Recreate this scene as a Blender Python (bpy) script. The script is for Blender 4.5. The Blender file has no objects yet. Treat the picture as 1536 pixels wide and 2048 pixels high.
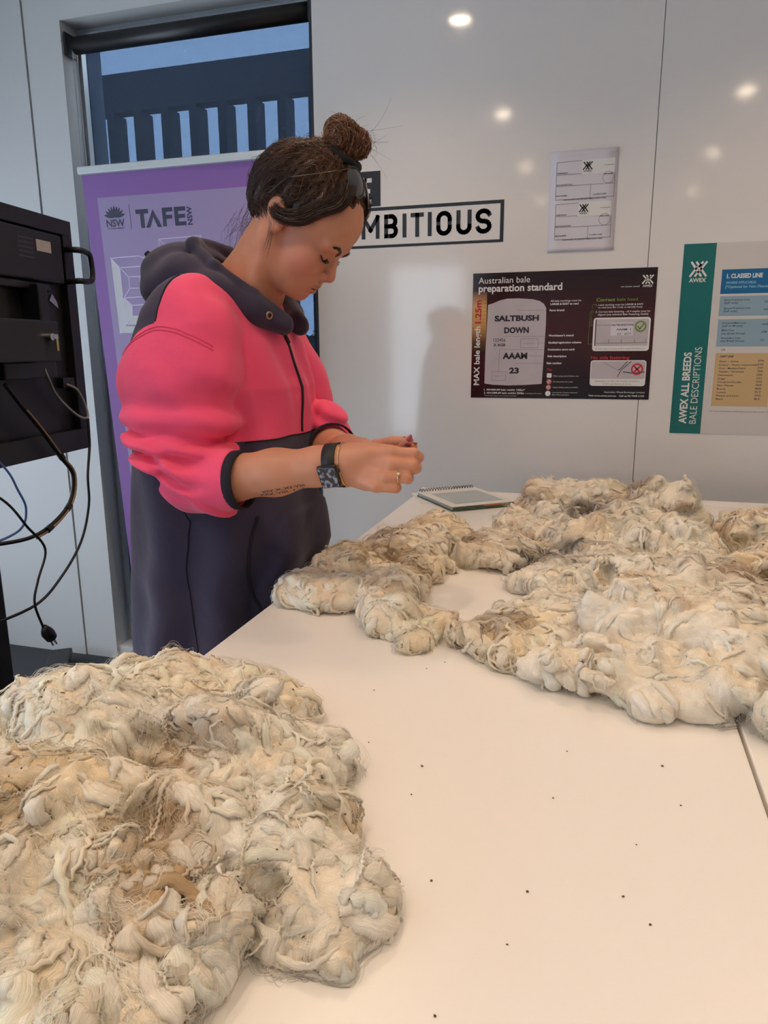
import bpy, bmesh, math, random
import numpy as np
from mathutils import Vector, Matrix

scene = bpy.context.scene
COL = scene.collection

# ------------------------------------------------------------------ camera
cam_data = bpy.data.cameras.new('camera')
cam_data.sensor_fit = 'HORIZONTAL'
cam_data.sensor_width = 36.0
cam_data.lens = 36.0 * 1450.0 / 1536.0
cam_data.clip_start = 0.02
cam = bpy.data.objects.new('camera', cam_data)
COL.objects.link(cam)
_r = Vector((0.95757, 0.28814, -0.005855))
_u = Vector((-0.05741, 0.21062, 0.97588))
_f = Vector((-0.28242, 0.93414, -0.21823))
cam.matrix_world = Matrix(((_r.x, _u.x, -_f.x, 0.0), (_r.y, _u.y, -_f.y, 0.0), (_r.z, _u.z, -_f.z, 1.35), (0, 0, 0, 1)))
scene.camera = cam

# ------------------------------------------------------------------ view / exposure
scene.view_settings.view_transform = 'Standard'
scene.view_settings.look = 'None'
scene.view_settings.gamma = 1.0
scene.view_settings.exposure = 0.0
scene.view_settings.use_curve_mapping = False
scene.cycles.use_denoising = True
scene.cycles.max_bounces = 9
scene.cycles.diffuse_bounces = 8
scene.cycles.glossy_bounces = 3
scene.cycles.transparent_max_bounces = 10
scene.cycles.caustics_reflective = False
scene.cycles.caustics_refractive = False
scene.cycles.use_adaptive_sampling = True
scene.cycles.adaptive_threshold = 0.035

# ------------------------------------------------------------------ daylight (overcast cool sky)
world = bpy.data.worlds.new('sky'); scene.world = world
world.use_nodes = True
_nt = world.node_tree
_bg = _nt.nodes['Background']
_bg.inputs['Color'].default_value = (0.78, 0.87, 1.0, 1)
_bg.inputs['Strength'].default_value = 3.9

LAMP_COLOR = (1.0, 0.72, 0.47)
LAMP_POWER = 22.6

# ------------------------------------------------------------------ helpers
def link(o, parent=None):
    COL.objects.link(o)
    if parent is not None:
        o.parent = parent
    return o

def tag(o, label=None, cat=None, group=None, kind=None):
    if label: o['label'] = label
    if cat: o['category'] = cat
    if group: o['group'] = group
    if kind: o['kind'] = kind
    return o

def thing(name, label, cat, loc=(0, 0, 0), group=None):
    o = bpy.data.objects.new(name, None)
    o.empty_display_size = 0.05
    link(o); o.location = loc
    return tag(o, label, cat, group)

def new_mesh(name, V, F, mat=None, parent=None, smooth=False, loc=None):
    me = bpy.data.meshes.new(name)
    me.from_pydata([tuple(v) for v in V], [], [tuple(f) for f in F])
    me.update()
    if smooth:
        me.polygons.foreach_set('use_smooth', [True] * len(me.polygons))
    if mat is not None: me.materials.append(mat)
    o = bpy.data.objects.new(name, me)
    link(o, parent)
    if parent is not None and parent.type == 'EMPTY':
        o.location = -parent.location
    elif parent is not None and parent.parent is None:
        pass
    if loc is not None: o.location = loc
    return o

def np_mesh(name, V, Q, mat=None, parent=None, smooth=True):
    """fast mesh from numpy quads/tris"""
    V = np.asarray(V, np.float32); Q = np.asarray(Q, np.int32)
    me = bpy.data.meshes.new(name)
    n, k = Q.shape
    me.vertices.add(len(V)); me.vertices.foreach_set('co', V.ravel())
    me.loops.add(n * k); me.loops.foreach_set('vertex_index', Q.ravel())
    me.polygons.add(n)
    me.polygons.foreach_set('loop_start', np.arange(0, n * k, k, dtype=np.int32))
    me.update(calc_edges=True)
    if smooth: me.polygons.foreach_set('use_smooth', np.ones(n, bool))
    me.validate()
    if mat is not None: me.materials.append(mat)
    o = bpy.data.objects.new(name, me)
    link(o, parent)
    if parent is not None and parent.type == 'EMPTY':
        o.location = -parent.location
    return o

def f_attr(o, name, vals):
    a = o.data.attributes.new(name, 'FLOAT', 'POINT')
    a.data.foreach_set('value', np.asarray(vals, np.float32))

def c_attr(o, name, rgb):
    rgb = np.asarray(rgb, np.float32)
    a = o.data.attributes.new(name, 'FLOAT_COLOR', 'POINT')
    a.data.foreach_set('color', np.concatenate([rgb, np.ones((len(rgb), 1), np.float32)], 1).ravel())

class MB:
    def __init__(s): s.V = []; s.F = []
    def add(s, V, F):
        b = len(s.V); s.V += [tuple(v) for v in V]; s.F += [tuple(i + b for i in f) for f in F]; return s
    def box(s, lo, hi, bev=0.0, M=None):
        x0, y0, z0 = lo; x1, y1, z1 = hi
        if bev <= 0:
            V = [(x0, y0, z0), (x1, y0, z0), (x1, y1, z0), (x0, y1, z0), (x0, y0, z1), (x1, y0, z1), (x1, y1, z1), (x0, y1, z1)]
            F = [(0, 3, 2, 1), (4, 5, 6, 7), (0, 1, 5, 4), (1, 2, 6, 5), (2, 3, 7, 6), (3, 0, 4, 7)]
        else:
            bm = bmesh.new(); bmesh.ops.create_cube(bm, size=1.0)
            for v in bm.verts:
                v.co = Vector((x0 if v.co.x < 0 else x1, y0 if v.co.y < 0 else y1, z0 if v.co.z < 0 else z1))
            bmesh.ops.bevel(bm, geom=list(bm.edges), offset=bev, segments=2, profile=0.5, affect='EDGES')
            bm.verts.index_update()
            V = [v.co.copy() for v in bm.verts]; F = [[v.index for v in f.verts] for f in bm.faces]; bm.free()
        if M is not None: V = [M @ Vector(v) for v in V]
        return s.add(V, F)
    def tube(s, pts, r, n=8, caps=True, closed=False):
        pts = [Vector(p) for p in pts]; m = len(pts)
        rs = r if hasattr(r, '__len__') else [r] * m
        V = []; F = []
        ref = None
        for i, p in enumerate(pts):
            a = pts[(i - 1) % m] if (closed or i > 0) else p
            b = pts[(i + 1) % m] if (closed or i < m - 1) else p
            t = (b - a).normalized() if (b - a).length > 1e-9 else Vector((0, 0, 1))
            if ref is None:
                ref = t.orthogonal().normalized()
            ref = (ref - t * ref.dot(t))
            ref = ref.normalized() if ref.length > 1e-6 else t.orthogonal().normalized()
            bi = t.cross(ref)
            for k in range(n):
                a_ = 2 * math.pi * k / n
                V.append(p + (ref * math.cos(a_) + bi * math.sin(a_)) * rs[i])
        for i in range(m if closed else m - 1):
            j = (i + 1) % m
            for k in range(n):
                F.append((i * n + k, i * n + (k + 1) % n, j * n + (k + 1) % n, j * n + k))
        if caps and not closed:
            F.append(tuple(reversed(range(n)))); F.append(tuple((m - 1) * n + k for k in range(n)))
        return s.add(V, F)
    def lathe(s, prof, n=24, M=None):
        V = []; F = []
        for (r, z) in prof:
            for k in range(n):
                a = 2 * math.pi * k / n; V.append(Vector((r * math.cos(a), r * math.sin(a), z)))
        for i in range(len(prof) - 1):
            for k in range(n):
                F.append((i * n + k, i * n + (k + 1) % n, (i + 1) * n + (k + 1) % n, (i + 1) * n + k))
        if M is not None: V = [M @ v for v in V]
        return s.add(V, F)
    def prism(s, poly, fn, d=0.0):
        """polygon (u,v) mapped by fn(u,v,h); extruded by h=d"""
        n = len(poly)
        V = [fn(u, v, d) for u, v in poly]
        if d == 0 or d is None:
            return s.add(V, [tuple(range(n))])
        V += [fn(u, v, 0.0) for u, v in poly]
        F = [tuple(range(n)), tuple(reversed(range(n, 2 * n)))] + [((i + 1) % n, i, n + i, n + (i + 1) % n) for i in range(n)]
        return s.add(V, F)
    def build(s, name, mat=None, parent=None, smooth=False):
        return new_mesh(name, s.V, s.F, mat, parent, smooth)

def spline(pts, n=24):
    """Catmull-Rom through points"""
    P = [Vector(p) for p in pts]; out = []
    m = len(P)
    for i in range(m - 1):
        p0 = P[max(i - 1, 0)]; p1 = P[i]; p2 = P[i + 1]; p3 = P[min(i + 2, m - 1)]
        k = max(2, n // (m - 1))
        for j in range(k):
            t = j / k
            out.append(0.5 * ((2 * p1) + (p2 - p0) * t + (2 * p0 - 5 * p1 + 4 * p2 - p3) * t * t + (3 * p1 - p0 - 3 * p2 + p3) * t ** 3))
    out.append(P[-1]); return out

# ------------------------------------------------------------------ materials
def mat(name, col, rough=0.5, metal=0.0, spec=0.5, var=0.0, vscale=8.0, bump=0.0, bscale=200.0, coat=0.0, sheen=0.0, emit=None, estr=0.0, sss=0.0):
    m = bpy.data.materials.new(name); m.use_nodes = True
    nt = m.node_tree; b = nt.nodes['Principled BSDF']
    b.inputs['Base Color'].default_value = (*col, 1)
    b.inputs['Roughness'].default_value = rough
    b.inputs['Metallic'].default_value = metal
    b.inputs['Specular IOR Level'].default_value = spec
    b.inputs['Coat Weight'].default_value = coat
    b.inputs['Sheen Weight'].default_value = sheen
    if sss > 0:
        b.inputs['Subsurface Weight'].default_value = sss
        b.inputs['Subsurface Radius'].default_value = (0.01, 0.004, 0.002)
        b.inputs['Subsurface Scale'].default_value = 0.6
    if emit is not None:
        b.inputs['Emission Color'].default_value = (*emit, 1); b.inputs['Emission Strength'].default_value = estr
    tc = nt.nodes.new('ShaderNodeTexCoord')
    n = nt.nodes.new('ShaderNodeTexNoise'); n.inputs['Scale'].default_value = vscale; n.inputs['Detail'].default_value = 4
    nt.links.new(tc.outputs['Object'], n.inputs['Vector'])
    mx = nt.nodes.new('ShaderNodeMix'); mx.data_type = 'RGBA'
    mx.inputs[6].default_value = (*[min(1, c * (1 + var)) for c in col], 1)
    mx.inputs[7].default_value = (*[c * (1 - var) for c in col], 1)
    nt.links.new(n.outputs['Fac'], mx.inputs[0]); nt.links.new(mx.outputs[2], b.inputs['Base Color'])
    if bump > 0:
        n2 = nt.nodes.new('ShaderNodeTexNoise'); n2.inputs['Scale'].default_value = bscale; n2.inputs['Detail'].default_value = 3
        nt.links.new(tc.outputs['Object'], n2.inputs['Vector'])
        bp = nt.nodes.new('ShaderNodeBump'); bp.inputs['Strength'].default_value = bump; bp.inputs['Distance'].default_value = 0.002
        nt.links.new(n2.outputs['Fac'], bp.inputs['Height']); nt.links.new(bp.outputs['Normal'], b.inputs['Normal'])
    return m

M = {}
M['board'] = mat('gloss_whiteboard', (0.735, 0.705, 0.685), 0.085, spec=0.75, var=0.012, vscale=1.5)
M['wall'] = mat('wall_paint', (0.66, 0.655, 0.65), 0.55, var=0.01, vscale=3, bump=0.05)
M['ceil'] = mat('ceiling_paint', (0.74, 0.73, 0.71), 0.8, var=0.01)
M['carpet'] = mat('dark_carpet', (0.045, 0.05, 0.06), 0.95, var=0.3, vscale=90, bump=0.5, bscale=500)
M['alu'] = mat('aluminium_frame', (0.42, 0.45, 0.48), 0.4, 0.5, var=0.02)
M['darkframe'] = mat('dark_frame', (0.02, 0.025, 0.035), 0.45, var=0.1)
M['table'] = mat('table_laminate', (0.83, 0.80, 0.76), 0.33, spec=0.35, var=0.012, vscale=2.5)
M['tedge'] = mat('table_edge_band', (0.72, 0.70, 0.67), 0.45, var=0.03)
M['tleg'] = mat('table_leg_steel', (0.35, 0.36, 0.37), 0.35, 0.9, var=0.05)
M['black'] = mat('black_plastic', (0.006, 0.006, 0.008), 0.42, var=0.2, vscale=20)
M['blackgl'] = mat('black_gloss', (0.008, 0.008, 0.01), 0.15, var=0.1)
M['darkgrey'] = mat('dark_grey_metal', (0.012, 0.0125, 0.015), 0.45, 0.1, var=0.15, vscale=15)
M['steel'] = mat('bright_steel', (0.6, 0.6, 0.6), 0.25, 1.0, var=0.05)
M['gold'] = mat('gold_metal', (0.8, 0.55, 0.22), 0.25, 1.0, var=0.05)
M['ink'] = mat('black_print', (0.012, 0.013, 0.02), 0.4, var=0.1)
M['pwhite'] = mat('white_print', (0.72, 0.71, 0.70), 0.45, var=0.02)
M['paper'] = mat('white_paper', (0.62, 0.60, 0.66), 0.6, var=0.015)
# ================================================================== ROOM
WY = 2.57          # face of the glossy board wall
H = 2.70           # ceiling height
XL, XR, YB = -3.25, 4.6, -5.3

def struct(name, mb, m, parent=None, label=None, cat=None):
    o = mb.build(name, m, parent)
    if parent is None:
        o['kind'] = 'structure'
        if label: o['label'] = label
        if cat: o['category'] = cat
    return o

struct('floor', MB().box((XL - 0.3, YB - 0.3, -0.1), (XR + 0.3, 2.86, 0.0)), M['carpet'], None, 'dark grey carpet floor of the training room', 'floor')
struct('ceiling', MB().box((XL - 0.3, YB - 0.3, H), (XR + 0.3, 2.86, H + 0.1)), M['ceil'], None, 'white plasterboard ceiling with recessed downlights', 'ceiling')

wf = struct('wall_front', MB().box((-1.021, WY + 0.012, 0), (XR, WY + 0.10, H)), M['wall'], None, 'glossy white board wall carrying the posters and lettering', 'wall')
for x0, x1 in ((-1.023, 0.1065), (0.1085, 1.2385), (1.2405, 2.37), (2.372, 3.5), (3.502, XR)):
    MB().box((x0, WY, 0.0), (x1, WY + 0.012, H), 0.0004).build('board_panel', M['board'], wf)
MB().box((-1.034, WY + 0.001, 0), (-1.0232, WY + 0.10, H)).build('edge_trim', M['darkframe'], wf)

# wall around the corner window
ww = struct('wall_window', MB().box((-2.196, WY, 0), (-2.035, 2.80, H)), M['wall'], None, 'white wall panel framing the tall corner window', 'wall')
MB().box((-2.035, WY, 2.56), (-1.021, 2.80, H)).build('head_panel', M['wall'], ww)
MB().box((-2.035, WY + 0.01, 0), (-1.021, 2.80, 0.055)).build('sill_panel', M['wall'], ww)
MB().box((-1.021, WY + 0.101, 0), (-0.75, 2.80, H)).build('side_panel', M['wall'], ww)
MB().box((-2.202, WY + 0.01, 0), (-2.196, 2.62, H)).build('shadow_joint', M['darkframe'], ww)
struct('wall_corner', MB().box((XL, WY - 0.004, 0), (-2.202, 2.80, H), 0.0006), M['wall'], None, 'plain white wall section behind the black display', 'wall')

# side walls with their windows and one added fill opening
_wl = MB()
for y0, y1, z0, z1 in ((YB, -5.2, 0, H), (-5.2, -2.7, 0, 0.06), (-5.2, -2.7, 2.5, H), (-2.7, -2.5, 0, H), (-2.5, -0.7, 0, 0.06), (-2.5, -0.7, 2.5, H), (-0.7, -0.5, 0, H), (-0.5, 2.35, 0, 0.06), (-0.5, 2.35, 2.3, H), (2.35, WY, 0, H)):
    _wl.box((XL - 0.2, y0, z0), (XL, y1, z1))
struct('wall_left', _wl, M['wall'], None, 'white side wall with glazing beside the display', 'wall')
_wb = MB()
for x0, x1, z0, z1 in ((XL, -3.1, 0, H), (-3.1, -1.95, 0, 0.06), (-3.1, -1.95, 2.55, H), (-1.95, 0.95, 0, H), (0.95, 3.2, 0, 2.28), (0.95, 3.2, 2.6, H), (3.2, XR, 0, H)):
    _wb.box((x0, YB - 0.2, z0), (x1, YB, z1))
struct('wall_back', _wb, M['wall'], None, 'white rear wall with a glass door panel and a high strip window', 'wall')
struct('wall_right', MB().box((XR, YB, 0), (XR + 0.2, WY, H)), M['wall'], None, 'plain white side wall', 'wall')

M['glass'] = bpy.data.materials.new('window_glass'); M['glass'].use_nodes = True
_nt = M['glass'].node_tree; _nt.nodes.remove(_nt.nodes['Principled BSDF'])
_tr = _nt.nodes.new('ShaderNodeBsdfTransparent'); _tr.inputs[0].default_value = (0.93, 0.96, 0.97, 1)
_gl = _nt.nodes.new('ShaderNodeBsdfGlossy'); _gl.inputs['Roughness'].default_value = 0.02
_lw = _nt.nodes.new('ShaderNodeLayerWeight'); _lw.inputs['Blend'].default_value = 0.12
_mx = _nt.nodes.new('ShaderNodeMixShader')
_nt.links.new(_lw.outputs['Fresnel'], _mx.inputs[0]); _nt.links.new(_tr.outputs[0], _mx.inputs[1]); _nt.links.new(_gl.outputs[0], _mx.inputs[2])
_nt.links.new(_mx.outputs[0], _nt.nodes['Material Output'].inputs[0])

def window_unit(name, axis, pos, a0, a1, z0, z1, label, mull=1, fr=0.045):
    def bx(mb, p, q, za, zb, t0=-0.03, t1=0.03):
        if axis == 'x': mb.box((pos + t0, p, za), (pos + t1, q, zb))
        else: mb.box((p, pos + t0, za), (q, pos + t1, zb))
        return mb
    mb = MB()
    bx(mb, a0, a0 + fr, z0, z1); bx(mb, a1 - fr, a1, z0, z1); bx(mb, a0 + fr, a1 - fr, z0, z0 + fr); bx(mb, a0 + fr, a1 - fr, z1 - fr, z1)
    w = struct(name, mb, M['alu'], None, label, 'window')
    n = mull + 1
    for i in range(n):
        p = a0 + fr + (a1 - a0 - 2 * fr) * i / n; q = a0 + fr + (a1 - a0 - 2 * fr) * (i + 1) / n
        bx(MB(), p, q, z0 + fr, z1 - fr, -0.004, 0.004).build('pane', M['glass'], w)
        if i: bx(MB(), p - 0.02, p + 0.02, z0 + fr, z1 - fr).build('mullion', M['alu'], w)
    return w
window_unit('window_1', 'y', 2.695, -2.035, -1.0345, 0.055, 2.56, 'tall aluminium framed window behind the dark roller blind', 0, 0.012)
window_unit('window_2', 'x', XL - 0.1, -0.5, 2.35, 0.06, 2.3, 'full height glazing in the side wall beside the display', 2)
window_unit('window_4', 'x', XL - 0.1, -5.2, -2.7, 0.06, 2.50, 'wide aluminium window at the far end of the side wall', 1)
window_unit('fill_window', 'x', XL - 0.1, -2.5, -0.7, 0.06, 2.50, 'unseen window added midway along the side wall to light the person', 1)  # unseen window, added as fill light on the person
window_unit('window_5', 'y', YB - 0.1, -3.1, -1.95, 0.06, 2.55, 'full height glass panel in the rear wall', 0)
window_unit('window_3', 'y', YB - 0.1, 0.95, 3.2, 2.28, 2.60, 'long strip window high in the rear wall', 1)

# ------------------------------------------------------------------ outside the window
struct('ground_outside', MB().box((-9, 2.87, -0.12), (6, 12, -0.02)), mat('paving', (0.16, 0.165, 0.17), 0.9, var=0.2, vscale=5), None, 'grey paving outside the window', 'ground')
M['fence'] = mat('fence_slate', (0.03, 0.036, 0.05), 0.6, var=0.1)
fence = thing('slat_fence', 'dark blue-grey upright slat screen with a deep top beam outside the window', 'fence', (-2.0, 3.6, 0))
MB().box((-4.4, 3.60, 2.575), (0.4, 3.68, 2.76)).build('top_beam', M['fence'], fence)
_sl = None
for i in range(29):
    xc = -1.438 - 0.164 * (i - 10)
    if _sl is None:
        _sl = MB().box((-0.022, -0.0, 0), (0.022, 0.11, 2.595)).build('slat', M['fence'], fence)
        o = _sl
    else:
        o = _sl.copy(); link(o, fence)
    o.location = (xc + 2.0, 0.0, -0.02)
# clipped hedge seen past the fence
def blob_hedge():
    rng = np.random.default_rng(4)
    mb = MB()
    for k in range(900):
        c = Vector((rng.uniform(-3.6, -0.6), rng.uniform(4.6, 5.2), rng.uniform(0.05, 1.5)))
        a = Vector(rng.normal(size=3)).normalized(); b = a.orthogonal().normalized(); L = 0.09
        mb.add([c - a * L, c + b * L * 0.5, c + a * L, c - b * L * 0.5], [(0, 1, 2, 3)])
    return mb
hd = thing('hedge', 'grey-green hedge outside beyond the slat screen', 'hedge', (-2, 4.9, 0))
o = blob_hedge().build('foliage', mat('hedge_leaf', (0.05, 0.08, 0.05), 0.7, var=0.3), hd); o['kind'] = 'stuff'
MB().box((-3.6, 4.7, -0.02), (-0.6, 5.1, 1.4), 0.08).build('hedge_core', mat('hedge_core', (0.03, 0.045, 0.03), 0.9, var=0.3), hd)

# ------------------------------------------------------------------ roller blind
mb_ = bpy.data.materials.new('sunscreen_mesh'); mb_.use_nodes = True
nt = mb_.node_tree; b = nt.nodes['Principled BSDF']
b.inputs['Base Color'].default_value = (0.03, 0.035, 0.045, 1); b.inputs['Roughness'].default_value = 0.8
tr = nt.nodes.new('ShaderNodeBsdfTransparent'); tr.inputs[0].default_value = (0.44, 0.53, 0.65, 1)
tl = nt.nodes.new('ShaderNodeBsdfTranslucent'); tl.inputs[0].default_value = (0.05, 0.055, 0.07, 1)
tc = nt.nodes.new('ShaderNodeTexCoord')
mp = nt.nodes.new('ShaderNodeMapping'); mp.inputs['Scale'].default_value = (520, 1, 800)
nz = nt.nodes.new('ShaderNodeTexNoise'); nz.inputs['Scale'].default_value = 1.0; nz.inputs['Detail'].default_value = 2
rp = nt.nodes.new('ShaderNodeMapRange'); rp.inputs['From Min'].default_value = 0.3; rp.inputs['From Max'].default_value = 0.7
rp.inputs['To Min'].default_value = 0.47; rp.inputs['To Max'].default_value = 0.60
ad = nt.nodes.new('ShaderNodeAddShader'); mx = nt.nodes.new('ShaderNodeMixShader')
nt.links.new(tc.outputs['Object'], mp.inputs[0]); nt.links.new(mp.outputs[0], nz.inputs['Vector']); nt.links.new(nz.outputs['Fac'], rp.inputs['Value'])
nt.links.new(b.outputs[0], ad.inputs[0]); nt.links.new(tl.outputs[0], ad.inputs[1])
nt.links.new(rp.outputs[0], mx.inputs[0]); nt.links.new(ad.outputs[0], mx.inputs[1]); nt.links.new(tr.outputs[0], mx.inputs[2])
nt.links.new(mx.outputs[0], nt.nodes['Material Output'].inputs[0])
bl = thing('roller_blind', 'dark sunscreen roller blind drawn down inside the tall window', 'blind', (-1.5, 2.67, 2.45))
MB().tube([(-2.005, 2.612, 2.485), (-1.035, 2.612, 2.485)], 0.030, 20).build('roller_tube', M['black'], bl, True)
for x in (-2.028, -1.040):
    MB().box((x, 2.578, 2.445), (x + 0.006, 2.645, 2.525), 0.001).build('bracket', M['black'], bl)
MB().box((-1.982, 2.6375, 0.10), (-1.036, 2.6383, 2.49)).build('fabric', mb_, bl)
MB().box((-1.982, 2.632, 0.08), (-1.036, 2.644, 0.10), 0.002).build('hem_bar', M['black'], bl)
ch = MB()
for s in (-0.012, 0.012): ch.tube([(-2.012, 2.612 + s, 2.485), (-2.012, 2.612 + s, 1.1)], 0.0018, 6)
ch.build('chain', M['alu'], bl)

# ------------------------------------------------------------------ recessed downlights (grid read off their mirror images on the board)
M['lampglow'] = mat('lamp_lens', (1, 0.9, 0.75), 0.5, emit=(1.0, 0.80, 0.58), estr=55.0)
M['lampglow'].cycles.emission_sampling = 'NONE'
M['trimwhite'] = mat('white_trim', (0.8, 0.8, 0.78), 0.4)
_d0 = None
for xi, x in enumerate((-1.98, -0.67, 0.635, 1.94)):
    for yi, y in enumerate((1.78, 0.47, -0.85, -2.16)):
        if xi == 0 and yi == 0: continue
        t = thing('downlight', 'round recessed warm white downlight set in the ceiling', 'light', (x, y, H), 'ceiling downlights in a square grid')
        if _d0 is None:
            ring = MB().lathe([(0.055, -0.0005), (0.055, -0.006), (0.046, -0.009), (0.040, -0.004), (0.040, -0.0005)], 28)
            rg = ring.build('trim_ring', M['trimwhite'], t, True); rg.location = (0, 0, 0)
            ls = MB().lathe([(0.040, -0.0035), (0.030, -0.0050), (0.0001, -0.0055)], 28).build('lens', M['lampglow'], t, True); ls.location = (0, 0, 0)
            _d0 = (rg, ls)
        else:
            for s in _d0:
                c = s.copy(); link(c, t); c.location = (0, 0, 0)
        ld = bpy.data.lights.new('downlight_beam', 'SPOT'); ld.energy = LAMP_POWER; ld.color = LAMP_COLOR
        ld.spot_size = math.radians(125); ld.spot_blend = 0.75; ld.shadow_soft_size = 0.035
        lo = bpy.data.objects.new('downlight_beam', ld); link(lo, t); lo.location = (0, 0, -0.03)
# ================================================================== PRINTED THINGS
def text_geo(s, bold=0.0, cx=1.0):
    cu = bpy.data.curves.new('txt', 'FONT'); cu.body = s; cu.size = 1.0; cu.offset = bold; cu.resolution_u = 3
    cu.space_character = cx
    ob = bpy.data.objects.new('txt', cu); COL.objects.link(ob)
    dg = bpy.context.evaluated_depsgraph_get()
    me = bpy.data.meshes.new_from_object(ob.evaluated_get(dg))
    V = [(v.co.x, v.co.y) for v in me.vertices]; F = [tuple(p.vertices) for p in me.polygons]
    bpy.data.objects.remove(ob); bpy.data.meshes.remove(me); bpy.data.curves.remove(cu)
    return V, F
_tc = {}
def text_cached(s, bold, cx=1.0):
    k = (s, bold, cx)
    if k not in _tc: _tc[k] = text_geo(s, bold, cx)
    return _tc[k]

class Flat:
    """collects flat print layers on a plane; coordinates in millimetres"""
    def __init__(s, fn): s.fn = fn; s.L = {}
    def mb(s, key): return s.L.setdefault(key, MB())
    def poly(s, key, pts, h): s.mb(key).add([s.fn(u, v, h) for u, v in pts], [tuple(range(len(pts)))])
    def rect(s, key, u0, v0, u1, v1, h): s.poly(key, [(u0, v0), (u1, v0), (u1, v1), (u0, v1)], h)
    def rrect(s, key, u0, v0, u1, v1, r, h):
        P = []
        for cx, cy, a in ((u1 - r, v0 + r, -90), (u1 - r, v1 - r, 0), (u0 + r, v1 - r, 90), (u0 + r, v0 + r, 180)):
            for k in range(5):
                t = math.radians(a + 22.5 * k); P.append((cx + r * math.cos(t), cy + r * math.sin(t)))
        s.poly(key, P, h)
    def disc(s, key, u, v, r, h, n=24): s.poly(key, [(u + r * math.cos(2 * math.pi * k / n), v + r * math.sin(2 * math.pi * k / n)) for k in range(n)], h)
    def ring(s, key, u, v, r, w, h, n=28):
        for k in range(n):
            a = 2 * math.pi * k / n; b = 2 * math.pi * (k + 1) / n
            s.poly(key, [(u + (r - w) * math.cos(a), v + (r - w) * math.sin(a)), (u + r * math.cos(a), v + r * math.sin(a)), (u + r * math.cos(b), v + r * math.sin(b)), (u + (r - w) * math.cos(b), v + (r - w) * math.sin(b))], h)
    def line(s, key, pts, w, h, closed=False):
        n = len(pts)
        for i in range(n if closed else n - 1):
            (a, b), (c, d) = pts[i], pts[(i + 1) % n]
            l = math.hypot(c - a, d - b)
            if l < 1e-6: continue
            dx, dy = (c - a) / l * w / 2, (d - b) / l * w / 2
            s.poly(key, [(a - dx + dy, b - dy - dx), (c + dx + dy, d + dy - dx), (c + dx - dy, d + dy + dx), (a - dx - dy, b - dy + dx)], h)
    def text(s, key, st, u0, v0, u1, v1, h, bold=0.0, rot=False, stretch=True):
        V, F = text_cached(st, bold)
        if not V: return
        xs = [p[0] for p in V]; ys = [p[1] for p in V]
        x0, x1 = min(xs), max(xs); cap = 0.70 if not st.isupper() else max(ys)
        y0 = 0.0
        if rot:   # reads upward: box is (u0..u1 across, v0..v1 along)
            P = [(u1 - (y - y0) / cap * (u1 - u0), v0 + (x - x0) / (x1 - x0) * (v1 - v0)) for x, y in V]
        else:
            P = [(u0 + (x - x0) / (x1 - x0) * (u1 - u0), v0 + (y - y0) / cap * (v1 - v0)) for x, y in V]
        s.mb(key).add([s.fn(u, v, h) for u, v in P], F)
    def build(s, root, spec):
        for key, (name, m) in spec.items():
            if key in s.L:
                o = s.L[key].build(name, m, root)
                if name in ('lettering', 'black_lettering', 'guide_lines', 'red_marks', 'green_marks', 'form_lines', 'table_text', 'cyan_lettering', 'drawn_letters', 'drawn_outlines', 'logo_lettering', 'reversed_letters') and root.name != 'wall_lettering': o['kind'] = 'stuff'

def woven_mark(fl, key, u0, v0, u1, v1, h, w=None):
    """interlaced double-X emblem"""
    W = u1 - u0; Hh = v1 - v0; w = w or W * 0.13
    g = W * 0.27
    def seg(a, b): fl.line(key, [(u0 + a[0] * W, v0 + a[1] * Hh), (u0 + b[0] * W, v0 + b[1] * Hh)], w, h)
    seg((0.08, 0.97), (0.66, 0.03)); seg((0.38, 0.97), (0.96, 0.03))
    seg((0.04, 0.03), (0.40, 0.62)); seg((0.34, 0.03), (0.52, 0.33)); seg((0.48, 0.55), (0.62, 0.80)); seg((0.62, 0.45), (0.96, 0.97)); seg((0.56, 0.70), (0.72, 0.97))

def wall_fn(ox, oz, base=0.0006):
    return lambda u, v, h: (ox + u / 1000.0, WY - base - h / 1000.0, oz + v / 1000.0)

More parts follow.
